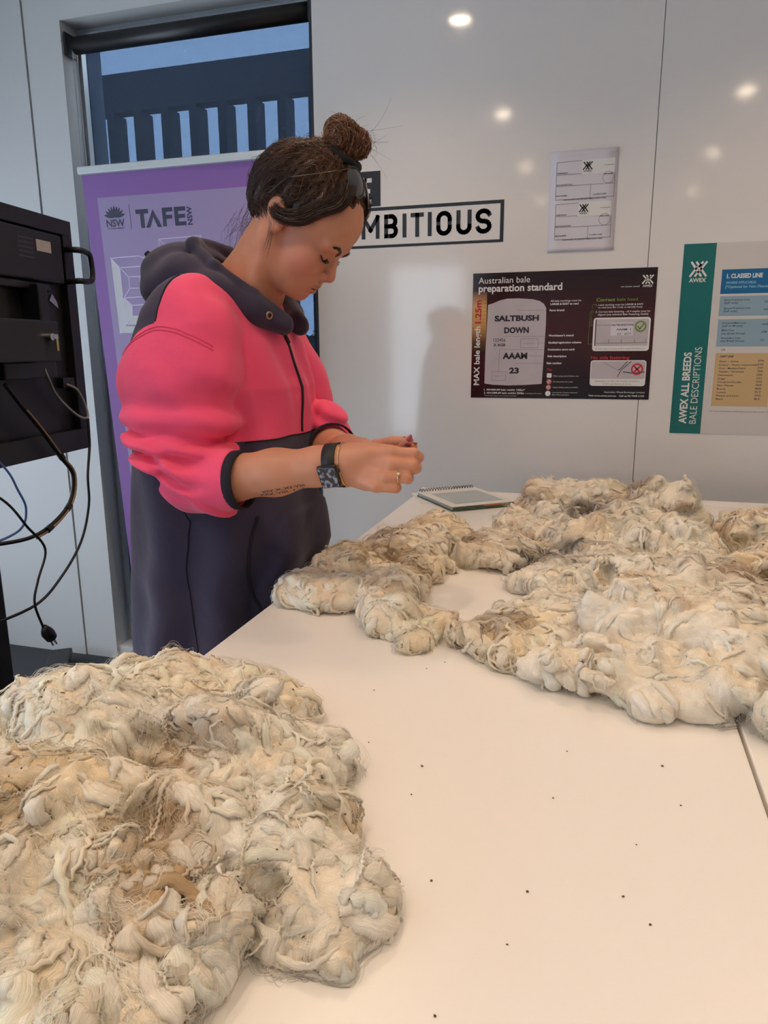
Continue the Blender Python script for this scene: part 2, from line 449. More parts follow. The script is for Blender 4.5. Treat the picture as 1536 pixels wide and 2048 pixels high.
# ---------------------------------------------------------------- wall lettering BE AMBITIOUS
fl = Flat(lambda u, v, h: (u / 1000.0, WY - 0.0004 - h / 1000.0, v / 1000.0))
K = 'ink'
fl.rect(K, -902, 1837, -782.5, 1951, 0.3)
for a in ((-1000, 1822, -355, 1833), (-1000, 1700, -355, 1709), (-367, 1709, -355, 1822), (-1000, 1709, -990, 1822)): fl.rect(K, *a, 0.3)
def strokes(key, paths, x0, z0, sx, sz, w, h):
    for P in paths:
        fl.line(key, [(x0 + a * sx, z0 + b * sz) for a, b in P], w, h)
def arc(cx, cy, rx, ry, a0, a1, n=10): return [(cx + rx * math.cos(math.radians(a0 + (a1 - a0) * k / n)), cy + ry * math.sin(math.radians(a0 + (a1 - a0) * k / n))) for k in range(n + 1)]
Z0, Z1, T = 1730, 1808, 14.0
def glyph(ch, x0, x1, z0=Z0, z1=Z1, key=K, h=0.3, T=T):
    a, b = x0 + T / 2, x1 - T / 2; c, d = z0 + T / 2, z1 - T / 2; m = (z0 + z1) / 2; w = (b - a)
    r = w / 2; cx = (a + b) / 2
    if ch == 'I': P = [[(cx, c), (cx, d)]]
    elif ch == 'T': P = [[(a, d), (b, d)], [(cx, c), (cx, d)]]
    elif ch == 'M': P = [[(a, c), (a, d)], [(b, c), (b, d)], [(a, d), (cx, c + 22), (b, d)]]
    elif ch == 'A': P = [[(a, c), (cx, d), (b, c)], [(a + w * .2, c + 18), (b - w * .2, c + 18)]]
    elif ch == 'O': P = [arc(cx, d - r, r, r, 0, 180) + arc(cx, c + r, r, r, 180, 360) + [(b, d - r)]]
    elif ch == 'U': P = [[(a, d)] + arc(cx, c + r, r, r, 180, 360) + [(b, d)]]
    elif ch == 'B':
        q = (d - m) / 2; q2 = (m - c) / 2
        P = [[(a, c), (a, d)], [(a, d), (b - q, d)] + arc(b - q - 2, d - q, q, q, 90, -90) + [(a, m)], [(a, m), (b - q2, m)] + arc(b - q2, m - q2, q2, q2, 90, -90) + [(a, c)]]
    elif ch == 'S':
        q = (d - m) / 2
        P = [arc(cx, d - q, r, q, 20, 180, 8) + arc(cx, d - q, r, q, 180, 270, 5) + arc(cx, c + q, r, q, 90, 0, 5) + arc(cx, c + q, r, q, 0, -160, 8)]
    elif ch == 'E': P = [[(a, c), (a, d)], [(a, d), (b, d)], [(a, m), (b - 6, m)], [(a, c), (b, c)]]
    for p in P: fl.line(ch + key + str(int(x0)), p, T, h)
for ch, x0, x1 in (('A', -930, -873), ('M', -853, -787), ('B', -770, -721), ('I', -704, -689.5), ('T', -675, -628), ('I', -614.5, -600), ('O', -584, -531), ('U', -515, -463), ('S', -449, -396)):
    glyph(ch, x0, x1)
for ch, x0, x1 in (('B', -893, -856), ('E', -846, -814)):
    glyph(ch, x0, x1, 1846, 1929, 'white', 0.6, 14)
sign = thing('wall_lettering', 'black vinyl BE AMBITIOUS lettering with outlined box on the board wall', 'sign', (-0.65, WY, 1.7))
fl.build(sign, {k: (('frame_and_block', M['ink']) if k == 'ink' else ('letter', M['ink'] if 'ink' in k else M['pwhite'])) for k in fl.L})

# ---------------------------------------------------------------- black bale poster
ox, oz = -0.4535, 1.184
mp_ = bpy.data.materials.new('poster_gradient'); mp_.use_nodes = True      # printed dark red glow behind the pictures
nt = mp_.node_tree; b = nt.nodes['Principled BSDF']; b.inputs['Roughness'].default_value = 0.16
tc = nt.nodes.new('ShaderNodeTexCoord'); sx = nt.nodes.new('ShaderNodeSeparateXYZ'); nt.links.new(tc.outputs['Object'], sx.inputs[0])
def rmath(op, a, bv):
    n = nt.nodes.new('ShaderNodeMath'); n.operation = op
    for i, q in enumerate((a, bv)):
        if isinstance(q, (int, float)): n.inputs[i].default_value = q
        else: nt.links.new(q, n.inputs[i])
    return n.outputs[0]
gz = rmath('MULTIPLY', rmath('SUBTRACT', sx.outputs['Z'], oz + 0.235), 7.0)
g = rmath('POWER', 2.718, rmath('MULTIPLY', rmath('MULTIPLY', gz, gz), -1.0))
rp = nt.nodes.new('ShaderNodeMix'); rp.data_type = 'RGBA'; rp.inputs[6].default_value = (0.010, 0.008, 0.010, 1); rp.inputs[7].default_value = (0.055, 0.012, 0.012, 1)
nt.links.new(g, rp.inputs[0]); nt.links.new(rp.outputs[2], b.inputs['Base Color'])
poster = MB().box((ox, WY - 0.0012, oz), (ox + 0.5925, WY - 0.0002, oz + 0.418)).build('bale_poster', mp_)
tag(poster, 'black glossy Australian bale preparation standard poster on the board wall', 'poster')
fl = Flat(wall_fn(ox, oz, 0.0012)); P = fl
# ruler strip with printed glow
mr = bpy.data.materials.new('ruler_print'); mr.use_nodes = True
nt = mr.node_tree; b = nt.nodes['Principled BSDF']; b.inputs['Roughness'].default_value = 0.2
tc = nt.nodes.new('ShaderNodeTexCoord'); sx = nt.nodes.new('ShaderNodeSeparateXYZ'); nt.links.new(tc.outputs['Object'], sx.inputs[0])
mrn = nt.nodes.new('ShaderNodeMapRange'); mrn.inputs['From Min'].default_value = oz + 0.15; mrn.inputs['From Max'].default_value = oz + 0.36; nt.links.new(sx.outputs['Z'], mrn.inputs['Value'])
cr = nt.nodes.new('ShaderNodeValToRGB'); e = cr.color_ramp.elements
e[0].color = (0.012, 0.01, 0.012, 1); e[0].position = 0.0
e[1].color = (0.06, 0.03, 0.025, 1); e[1].position = 1.0
for pos, c in ((0.2, (0.12, 0.06, 0.03)), (0.45, (0.55, 0.29, 0.10)), (0.75, (0.62, 0.36, 0.13)), (0.92, (0.3, 0.14, 0.07))):
    k = e.new(pos); k.color = (*c, 1)
nt.links.new(mrn.outputs[0], cr.inputs[0]); nt.links.new(cr.outputs[0], b.inputs['Base Color'])
P.rect('ruler', 1, 150, 49, 358, 0.2)
for k in range(10): P.rect('ink', 40, 215 + k * 13, 46, 216.2 + k * 13, 0.5)
P.text('white', 'Australian bale', 19, 384, 192, 404, 0.5, 0.002)
P.text('white', 'preparation standard', 20, 357, 298, 380, 0.5, 0.022)
woven_mark(P, 'white', 548, 369, 581, 394, 0.5, 4.2); P.text('white', 'AWEX', 550, 358, 580, 365.5, 0.5, 0.02)
P.text('white', 'we know wool', 483, 359, 540, 364, 0.5, 0.0)
P.text('white', 'MAX bale length', 9, 43, 28, 243, 0.5, 0.02, rot=True)
P.text('red', '1.25m', 10, 253, 30, 330, 0.6, 0.03, rot=True)
P.poly('bale', [(53, 314), (68, 318), (94, 328), (118, 333), (157, 333), (204, 329), (226, 323), (241, 313), (249, 299), (250, 247), (247, 135), (244, 49), (186, 45), (128, 43), (76, 45), (47, 49), (48, 154), (52, 269)][::-1], 0.3)
for t_, u0, v0, u1, v1 in (('SALTBUSH', 77, 260, 226, 278), ('DOWN', 111, 220, 194, 239), ('AAAM', 108, 134, 192, 154), ('23', 132, 85, 165, 103)):
    P.text('ink', t_, u0, v0, u1, v1, 0.6, 0.045)
P.text('ink', '123456', 75, 191, 116, 202, 0.6, 0.0); P.text('ink', 'X AGB', 75, 176, 116, 185, 0.6, 0.03)
for r_ in ((168, 170, 226, 200), (72, 60, 120, 90)): P.line('grey', [(r_[0], r_[1]), (r_[2], r_[1]), (r_[2], r_[3]), (r_[0], r_[3])], 1.2, 0.5, True)
P.text('grey', 'Q registration', 177, 183, 214, 187, 0.6); P.text('grey', 'Q registration', 80, 74, 112, 78, 0.6)
for L_ in ([(156, 294), (249, 292)], [(107, 209), (247, 207)], [(98, 165), (246, 163)], [(96, 165), (96, 88)], [(196, 143), (245, 142)], [(150, 118), (244, 118)], [(225, 186), (248, 186)]): P.line('grey', L_, 1.0, 0.5)
for t_, u0, v0, u1, v1, bo in (('All bale markings must be', 262, 319, 361, 325, 0.01), ('LARGE & EASY to read', 262, 309, 353, 315, 0.03), ('Farm brand', 260, 289, 308, 295, 0.03), ("Woolclasser's stencil", 260, 207, 342, 213, 0.03), ('Quality/registration scheme', 260, 184, 368, 190, 0.03),
                              ('Destination store mark', 260, 161, 349, 167, 0.03), ('Bale description', 260, 139, 322, 145, 0.03), ('Bale number', 258, 116, 308, 122, 0.03),
                              ('Mark using stencil before use', 282, 74, 365, 78, 0.0), ('Do not press wet wool', 282, 55, 346, 59, 0.0), ('Report faulty packs to AWEX', 282, 36, 365, 40, 0.0), ('Use plenty of space between', 281, 19, 364, 22.5, 0.0), ('Bale Class portions', 281, 11, 336, 15, 0.0),
                              ('1. MINIMUM bale weight 100kg*', 46, 25, 188, 31, 0.02), ('2. MAXIMUM bale weight 204kg', 46, 14, 186, 20, 0.02), ('*Some bale types vary, contact a broker', 47, 6, 160, 9, 0.0), ('including bale labels', 190, 15, 245, 18, 0.0),
                              ('1. Label marking must be LARGE & EASY', 409, 303, 556, 308.5, 0.005), ('to read (use Bin Code to identify lines)', 416, 295, 553, 300, 0.005), ('2. Correct bale fastening - all 4 staples must be', 409, 281, 578, 287, 0.005), ('aligned (use attached Bale Fastening Guide)', 416, 272, 573, 278, 0.005),
                              ('Australian Wool Exchange Limited', 450, 21, 578, 26.5, 0.0), ('Visit www.awex.com.au   Call us 02 9428 6100', 400, 9, 578, 14.5, 0.01)):
    P.text('white', t_, u0, v0, u1, v1, 0.5, bo)
P.text('green', 'Correct', 409, 317, 468, 327, 0.5, 0.03); P.text('green', 'bale head', 474, 317, 538, 327, 0.5, 0.0)
P.text('red', 'No side fastening', 402, 132, 524, 142, 0.5, 0.025); P.text('red', 'Tips', 260, 94, 276, 101, 0.5, 0.03)
P.line('green', [(406, 307), (398, 307), (396, 240), (406, 240)], 0.9, 0.4); P.line('green', [(404, 284), (392, 284), (390, 181), (402, 181)], 0.9, 0.4)
P.rrect('frame1', 404, 158, 582, 265, 9, 0.4); P.rrect('photo1', 410, 174, 577, 260, 5, 0.6)
P.rect('paper', 460, 207, 530, 249, 0.8)
P.text('ink', 'SALTBUSHDOWN', 462, 238, 530, 245, 1.0, 0.02); P.text('ink', 'AAAM  1', 477, 224, 522, 230, 1.0, 0.02); P.text('ink', '23  .077', 480, 209, 524, 216, 1.0, 0.0)
P.line('grey', [(412, 183), (574, 184)], 2.0, 0.8)
for u in (455, 495, 536, 570): P.line('grey', [(u, 184), (u, 196)], 2.0, 0.8)
P.line('grey', [(410, 241), (458, 241)], 1.4, 0.8); P.line('ink', [(412, 176), (412, 258)], 3.0, 0.8)
P.ring('tick', 552, 236, 18, 5, 1.0); P.line('tick', [(543, 236), (550, 228), (563, 246)], 4.0, 1.2)
P.text('ink', 'Crows over 4 universal & 2 universal fasteners', 414, 164, 570, 168, 0.6, 0.0)
P.rrect('frame2', 402, 44, 578, 128, 9, 0.4); P.rrect('photo2', 405, 67, 575, 125, 5, 0.6)
P.line('ink', [(530, 124), (500, 95), (490, 75)], 2.2, 0.8); P.line('ink', [(518, 124), (498, 100), (490, 96)], 2.2, 0.8); P.line('ink', [(508, 90), (540, 86), (572, 90)], 3.0, 0.8); P.line('grey', [(445, 120), (482, 100)], 1.5, 0.8)
P.ring('cross', 550, 99, 19, 5, 1.0); P.line('cross', [(542, 91), (558, 107)], 5.0, 1.2); P.line('cross', [(542, 107), (558, 91)], 5.0, 1.2)
P.text('ink', 'Fasteners on the side create problems', 420, 58, 560, 62, 0.6, 0.0); P.text('ink', 'in the warehouse & dump', 444, 49, 535, 53, 0.6, 0.0)
P.rrect('tip1', 260, 70, 276, 85, 3, 0.5); P.disc('tip2', 268, 57, 8.5, 0.5); P.disc('tip3', 267, 38, 8.5, 0.5); P.disc('tip4', 266, 17, 9, 0.5)
P.ring('red', 268, 57, 8, 2.5, 0.8); P.ring('red', 267, 38, 8, 2.5, 0.8); P.disc('red', 267, 38, 3, 0.8); P.line('ink', [(264, 61), (272, 53)], 2.0, 0.8)
M['pred'] = mat('red_print', (0.50, 0.02, 0.03), 0.3); M['pgreen'] = mat('green_print', (0.16, 0.27, 0.05), 0.3); M['pgrey'] = mat('grey_print', (0.20, 0.18, 0.18), 0.35)
M['pbale'] = mat('bale_cloth_print', (0.50, 0.45, 0.48), 0.22, var=0.12, vscale=18)
P.build(poster, {'ruler': ('ruler_strip', mr), 'bale': ('bale_picture', M['pbale']), 'frame1': ('picture_frame', M['pwhite']), 'frame2': ('picture_frame', M['pwhite']), 'photo1': ('bale_head_picture', M['pbale']), 'photo2': ('side_fastening_picture', M['pbale']), 'tip1': ('tip_icon', M['pwhite']), 'tip2': ('tip_icon', M['pwhite']), 'tip3': ('tip_icon', M['pwhite']), 'tip4': ('tip_icon', M['pwhite']), 'tick': ('tick_badge', M['pgreen']), 'cross': ('cross_badge', M['pred']), 'white': ('lettering', M['pwhite']), 'paper': ('pictured_label', M['paper']), 'grey': ('guide_lines', M['pgrey']), 'ink': ('black_lettering', M['ink']), 'red': ('red_marks', M['pred']), 'green': ('green_marks', M['pgreen'])})

# ---------------------------------------------------------------- sheet of bale labels (slightly curled A4)
ox, oz = -0.2035, 1.667
def curl(u, v):      # lift of the sheet from the wall in metres
    return 0.0012 + 0.007 * max(0.0, (v - 270) / 28.0) ** 2 + 0.003 * max(0.0, (26 - v) / 32.0) ** 2
mb = MB(); NU, NV = 6, 24
for lay in (0, 1):
    for j in range(NV + 1):
        for i in range(NU + 1):
            u = -6 + 209 * i / NU; v = -6 + 303 * j / NV
            mb.V.append((ox + u / 1000, WY - curl(u, v) + 0.0004 * lay, oz + v / 1000))
def gi(l, i, j): return l * (NU + 1) * (NV + 1) + j * (NU + 1) + i
for j in range(NV):
    for i in range(NU):
        mb.F.append((gi(0, i, j), gi(0, i + 1, j), gi(0, i + 1, j + 1), gi(0, i, j + 1)))
        mb.F.append((gi(1, i, j), gi(1, i, j + 1), gi(1, i + 1, j + 1), gi(1, i + 1, j)))
for j in range(NV):
    mb.F.append((gi(0, 0, j), gi(0, 0, j + 1), gi(1, 0, j + 1), gi(1, 0, j))); mb.F.append((gi(0, NU, j + 1), gi(0, NU, j), gi(1, NU, j), gi(1, NU, j + 1)))
for i in range(NU):
    mb.F.append((gi(0, i + 1, 0), gi(0, i, 0), gi(1, i, 0), gi(1, i + 1, 0))); mb.F.append((gi(0, i, NV), gi(0, i + 1, NV), gi(1, i + 1, NV), gi(1, i, NV)))
sheet = mb.build('label_sheet', M['paper'], None, True)
tag(sheet, 'white sheet printed with two blank bale labels, pinned above the black poster', 'paper')
fl = Flat(lambda u, v, h: (ox + u / 1000, WY - curl(u, v) - 0.0002 - h / 1000, oz + v / 1000)); P = fl
M['pline'] = mat('thin_line_print', (0.16, 0.15, 0.19), 0.6); M['sticker'] = mat('sticker_white', (0.68, 0.68, 0.66), 0.5)
for (a, t1, t2, t3, t4, s0, s1, dx) in ((14, 265, 228, 194, 153, 93, 192, 0), (16, 139, 102, 69, 31, 87, 188, -5)):
    R = 194 + (0 if dx == 0 else -4)
    P.line('line', [(a, t1), (92 + dx, t1 + 2)], 1.3, 0.2); P.line('line', [(a, t2), (90 + dx, t2)], 1.3, 0.2); P.line('line', [(a, t3), (R, t3)], 1.3, 0.2); P.line('line', [(a, t4), (R, t4 + 2)], 1.3, 0.2)
    P.line('line', [(a, t1), (a, t4)], 1.3, 0.2); P.line('line', [(R, t1 - 40), (R, t4)], 1.3, 0.2); P.line('line', [(122 + dx * .4, t3), (122 + dx * .4, t4)], 1.3, 0.2)
    P.rect('stick%d' % (1 + (dx != 0)), s0, t2 - 3, s1, t1 + 3, 0.3)
    woven_mark(P, 'ink', s0 + 3, t1 - 26, s0 + 31, t1 - 4, 0.6, 3.6); P.text('ink', 'AWEX', s0 + 4, t1 - 33, s0 + 29, t1 - 28, 0.6, 0.02)
    P.text('line', 'P 0123456789', s1 - 33, t1 - 18, s1 - 3, t1 - 15, 0.6, 0.02)
    P.ring('line', 175 + dx, t3 + 18, 18, 1.2, 0.5); P.text('ink', 'BIN CODE', 162 + dx, t3 + 27, 187 + dx, t3 + 30.5, 0.6, 0.02)
    for t_, u0, v0, u1 in (('FARM BRAND', a + 3, t2 + 3, a + 35), ('BALE DESCRIPTION', a + 2, t3 + 2, a + 50), ('BALE NUMBER', a + 2, t4 + 10, a + 37), ('CLASSER STAMP', 130 + dx, t4 + 9, 171 + dx), ('WHEN FASTENED THIS LABEL MUST REMAIN CLEARLY VISIBLE', a + 24, t4 - 3, 172 + dx)):
        P.text('ink', t_, u0, v0, u1, v0 + 3.6, 0.6, 0.015)
P.build(sheet, {'line': ('form_lines', M['pline']), 'stick1': ('sticker_patch', M['sticker']), 'stick2': ('sticker_patch', M['sticker']), 'ink': ('lettering', M['ink'])})

# ---------------------------------------------------------------- teal poster
ox, oz = 0.2115, 1.0765
M['pposter'] = mat('poster_paper', (0.60, 0.57, 0.55), 0.3, var=0.01)
tp = MB().box((ox, WY - 0.0014, oz), (ox + 0.84, WY - 0.0004, oz + 0.591)).build('breed_poster', M['pposter'])
tag(tp, 'white poster with a teal side band listing wool bale descriptions on the board wall', 'poster')
P = fl = Flat(wall_fn(ox, oz, 0.0014))
P.rect('teal', 0, 0, 94, 591, 0.2)
woven_mark(P, 'white', 23, 494, 71, 536, 0.5, 6.2); P.text('white', 'AWEX', 22, 476, 72, 488, 0.5, 0.03)
P.text('white', 'AWEX ALL BREEDS', 25, 32, 48, 260, 0.5, 0.03, rot=True); P.text('white', 'BALE DESCRIPTIONS', 57, 32, 78, 276, 0.5, -0.004, rot=True)
P.rect('blue', 116, 438, 430, 511, 0.2); P.rect('lblue', 117, 371, 430, 431, 0.2); P.rect('lblue2', 118, 277, 430, 361, 0.2); P.rect('tan', 119, 90, 283, 257, 0.2)
P.rect('lblue3', 440, 277, 830, 511, 0.2); P.rect('tan2', 300, 90, 830, 257, 0.2)
P.text('white', '1. CLASSED LINE', 131, 485, 232, 498, 0.5, 0.04)
P.text('cyan', '(WHERE APPLICABLE)', 130, 468, 215, 475, 0.5, 0.02); P.text('cyan', '(*Optional for Non Fleece Wool)', 129, 455, 282, 463, 0.5, 0.02)
for t_, v in (('Extra Premium Line', 417), ('(SuP only)', 408), ('Second Premium Line', 392), ('(SuP only)', 383), ('Premium/Main Line', 347), ('(SuP or M only)', 338), ('Main Line', 325), ('(any Breed Group)', 315), ('Secondary Line', 301), ('(any Breed Group)', 292)):
    P.text('dtext', t_, 130, v, 130 + len(t_) * 4.0, v + 5.5, 0.5, 0.01)
for t_, v in (('AAA', 410), ('AAB', 387), ('AAAM', 342), ('AAM', 319), ('AA', 294)): P.text('dtext', t_, 244, v, 244 + len(t_) * 5, v + 6, 0.5, 0.01)
P.text('dtext', 'OR', 133, 264, 147, 271, 0.5, 0.0); P.text('dtext', 'CAST LINE', 132, 244, 172, 250, 0.5, 0.03)
for i, (a, c) in enumerate((('Stain - urine', 'STN'), ('Colour - Heavy unscourable', 'COL'), ('Cott - Medium/Hard', 'COT'), ('Tender - Wrinkled', 'TDR'), ('Dermatitis', 'DER'), ('Doggy', 'DGY'), ('Overgrown/Double', 'OG'), ('Skin Pieces', 'SKP'), ('Brands', 'BND'), ('Cotted', 'FLT'), ('Fleece and Jowl', 'DWG'), ('Black', 'BLK'))):
    v = 229 - i * 10.8
    P.text('dtext', a, 132, v, 132 + len(a) * 4.3, v + 5.5, 0.5, 0.005); P.text('dtext', c, 244, v + 1.5, 261, v + 7, 0.5, 0.015)
P.text('dtext', 'For more information on bale descriptions refer to the Code of Practice', 116, 72, 330, 76, 0.5, -0.01)
M['pteal'] = mat('teal_print', (0.006, 0.135, 0.13), 0.28); M['pblue'] = mat('blue_print', (0.004, 0.12, 0.29), 0.28); M['plblue'] = mat('pale_blue_print', (0.25, 0.37, 0.45), 0.28)
M['ptan'] = mat('tan_print', (0.55, 0.38, 0.19), 0.28); M['pcyan'] = mat('cyan_print', (0.25, 0.5, 0.65), 0.3); M['pdt'] = mat('dark_text_print', (0.05, 0.06, 0.08), 0.35)
P.build(tp, {'teal': ('side_band', M['pteal']), 'blue': ('heading_block', M['pblue']), 'lblue': ('blue_table', M['plblue']), 'lblue2': ('blue_table', M['plblue']), 'lblue3': ('blue_table', M['plblue']), 'tan2': ('tan_table', M['ptan']), 'tan': ('tan_table', M['ptan']), 'white': ('lettering', M['pwhite']), 'cyan': ('cyan_lettering', M['pcyan']), 'dtext': ('table_text', M['pdt'])})

# ---------------------------------------------------------------- pull-up banner
def ban(u, v, h): return (u / 1000.0, 2.44 + 0.06 * (2.03 - v / 1000.0) - h / 1000.0, v / 1000.0)
bn = thing('pull_up_banner', 'purple TAFE NSW pull-up banner standing in front of the window', 'banner', (-1.5, 2.55, 0))
M['purple'] = mat('purple_print', (0.40, 0.195, 0.56), 0.55, var=0.05, vscale=2)
M['mauve'] = mat('mauve_print', (0.54, 0.42, 0.68), 0.55, var=0.05, vscale=2)
for _k in ('purple', 'mauve'):      # light from the window glows through the banner cloth
    _n = M[_k].node_tree; _t = _n.nodes.new('ShaderNodeBsdfTranslucent'); _m = _n.nodes.new('ShaderNodeMixShader'); _m.inputs[0].default_value = 0.35
    _b = _n.nodes['Principled BSDF']; _src = _b.inputs['Base Color'].links[0].from_socket
    _n.links.new(_src, _t.inputs[0]); _n.links.new(_b.outputs[0], _m.inputs[1]); _n.links.new(_t.outputs[0], _m.inputs[2]); _n.links.new(_m.outputs[0], _n.nodes['Material Output'].inputs[0])
M['sage'] = mat('sage_print', (0.58, 0.57, 0.60), 0.55); M['paleline'] = mat('pale_line_print', (0.72, 0.62, 0.82), 0.55); M['navyink'] = mat('navy_print', (0.012, 0.012, 0.05), 0.5)
U0, U1 = -1898, -1112
mb = MB(); mb.prism([(U0, 70), (U1, 70), (U1, 1992), (U0, 1992)], lambda u, v, h: ban(u, v, h * 1000), 0.0006); mb.build('banner_fabric', M['purple'], bn)
P = fl = Flat(lambda u, v, h: ban(u, v, h + 0.7))
P.rect('mauve', -1842, 480, -1168, 1905, 0.3)
P.poly('sage', [(-1814, 1693), (-1813, 1419), (-1784, 1450), (-1779, 1658)], 0.6); P.poly('sage', [(-1774, 1450), (-1700, 1450), (-1700, 1483), (-1747, 1483)], 0.6); P.poly('sage', [(-1813, 1419), (-1620, 1419), (-1640, 1440), (-1784, 1446)], 0.6)
P.poly('sage', [(-1784, 1545), (-1776, 1549), (-1744, 1521), (-1747, 1483), (-1774, 1452), (-1784, 1452)], 0.6)
LW = 3.2
for L_ in ([(-1814, 1693), (-1690, 1697), (-1649, 1680), (-1625, 1660)], [(-1779, 1658), (-1690, 1660), (-1664, 1650), (-1655, 1615)], [(-1814, 1693), (-1744, 1624)], [(-1744, 1624), (-1696, 1624), (-1649, 1680)], [(-1744, 1624), (-1745, 1583), (-1697, 1583), (-1696, 1624)],
           [(-1745, 1583), (-1776, 1549), (-1640, 1553)], [(-1776, 1549), (-1744, 1521), (-1660, 1524)], [(-1744, 1521), (-1747, 1483)], [(-1697, 1583), (-1672, 1553)], [(-1779, 1658), (-1784, 1450)], [(-1813, 1419), (-1747, 1483)],
           [(-1599, 1751), (-1424, 1755), (-1426, 1600), (-1597, 1600)], [(-1599, 1751), (-1599, 1600)], [(-1599, 1751), (-1540, 1700), (-1485, 1700), (-1424, 1755)], [(-1540, 1700), (-1540, 1650), (-1485, 1650), (-1485, 1700)]):
    P.line('pale', L_, LW, 0.8)
for L_ in ([(-1800, 1300), (-1800, 1000), (-1600, 1000), (-1600, 1300), (-1800, 1300)], [(-1760, 1260), (-1760, 1040), (-1640, 1040), (-1640, 1260), (-1760, 1260)], [(-1800, 1300), (-1760, 1260)], [(-1800, 1000), (-1760, 1040)], [(-1600, 1000), (-1640, 1040)], [(-1600, 1300), (-1640, 1260)]): P.line('pale', L_, LW, 0.8)
# TAFE wordmark
P.poly('navy', [(-1685, 1841), (-1685, 1856), (-1632, 1856), (-1632, 1841)][::-1], 0.8); P.rect('navy', -1667, 1792, -1651, 1841, 0.8)
P.poly('navy', [(-1646, 1792), (-1629, 1792), (-1612.5, 1828), (-1612.5, 1853)], 0.8); P.poly('navy', [(-1597, 1792), (-1579, 1792), (-1612.5, 1853), (-1612.5, 1828)], 0.8)
for r_ in ((-1574, 1793, -1559, 1856), (-1559, 1842, -1531, 1856), (-1559, 1818, -1534, 1831), (-1524, 1793, -1508, 1856), (-1508, 1842, -1478, 1856), (-1508, 1818, -1481, 1831), (-1508, 1793, -1478, 1806)): P.rect('navy', *r_, 0.8)
P.text('navy', 'NSW', -1473, 1793, -1453, 1855, 0.8, 0.03, rot=True)
P.rect('navy', -1710, 1791, -1708, 1876, 0.8)
P.text('navy', 'NSW', -1814, 1803, -1736, 1828, 0.8, 0.02); P.text('navy', 'GOVERNMENT', -1812, 1794, -1738, 1799, 0.8, 0.01)
def petal(cx, cy, ang, L, w):
    c, s = math.cos(math.radians(ang)), math.sin(math.radians(ang)); out = []
    for t_, k in ((0, 0.25), (0.3, 0.8), (0.6, 1.0), (0.85, 0.55), (1.0, 0.0), (0.85, -0.55), (0.6, -1.0), (0.3, -0.8), (0, -0.25)):
        out.append((cx + c * L * t_ - s * w * k, cy + s * L * t_ + c * w * k))
    return out[::-1]
for k, (a, L_, w) in enumerate(((90, 42, 5), (72, 41, 5), (108, 41, 5), (54, 41, 5), (126, 41, 5), (34, 42, 5.2), (146, 42, 5.2), (14, 42, 5.5), (166, 42, 5.5))):
    P.poly('navy', petal(-1775 + (a - 90) * -0.06, 1834, a, L_, w), 0.8 + 0.01 * k)
P.build(bn, {'mauve': ('inner_panel', M['mauve']), 'sage': ('drawn_letters', M['sage']), 'pale': ('drawn_outlines', M['paleline']), 'navy': ('logo_lettering', M['navyink'])})
MB().box((-1.903, 2.424, 1.985), (-1.108, 2.446, 2.012), 0.004).build('top_rail', mat('banner_rail', (0.62, 0.66, 0.66), 0.45, 0.1), bn)
MB().box((-1.93, 2.50, 0.0), (-1.08, 2.62, 0.075), 0.02).build('base_cassette', M['alu'], bn)
MB().tube([(-1.5, 2.61, 0.05), (-1.5, 2.46, 2.0)], 0.008, 8).build('support_pole', M['alu'], bn)
# ================================================================== TABLES AND SMALL THINGS
TZ = 0.90
def bench(name, label, x0, x1, y0, y1):
    t = thing(name, label, 'table', ((x0 + x1) / 2, (y0 + y1) / 2, 0))
    MB().box((x0, y0, TZ - 0.026), (x1, y1, TZ), 0.0022).build('tabletop', M['table'], t)
    for xx in (x0 + 0.09, x1 - 0.09):
        for yy in (y0 + 0.18, y1 - 0.16):
            MB().box((xx - 0.022, yy - 0.022, 0.012), (xx + 0.022, yy + 0.022, TZ - 0.026), 0.003).build('leg', M['tleg'], t)
            MB().lathe([(0.001, 0.0), (0.018, 0.0), (0.020, 0.004), (0.012, 0.013)], 16, Matrix.Translation((xx, yy, 0))).build('foot', M['black'], t)
    for yy in (y0 + 0.18, y1 - 0.16): MB().box((x0 + 0.11, yy - 0.015, TZ - 0.075), (x1 - 0.11, yy + 0.015, TZ - 0.026)).build('cross_rail', M['tleg'], t)
    for xx in (x0 + 0.09, x1 - 0.09): MB().box((xx - 0.015, y0 + 0.2, TZ - 0.075), (xx + 0.015, y1 - 0.18, TZ - 0.026)).build('side_rail', M['tleg'], t)
    return t
bench('classing_table', 'long white laminate table the person is standing at', -0.56, 0.1775, 0.22, 2.305)
bench('classing_table', 'second white laminate table butted against the table edge away from the person', 0.1815, 0.92, 0.22, 2.335)

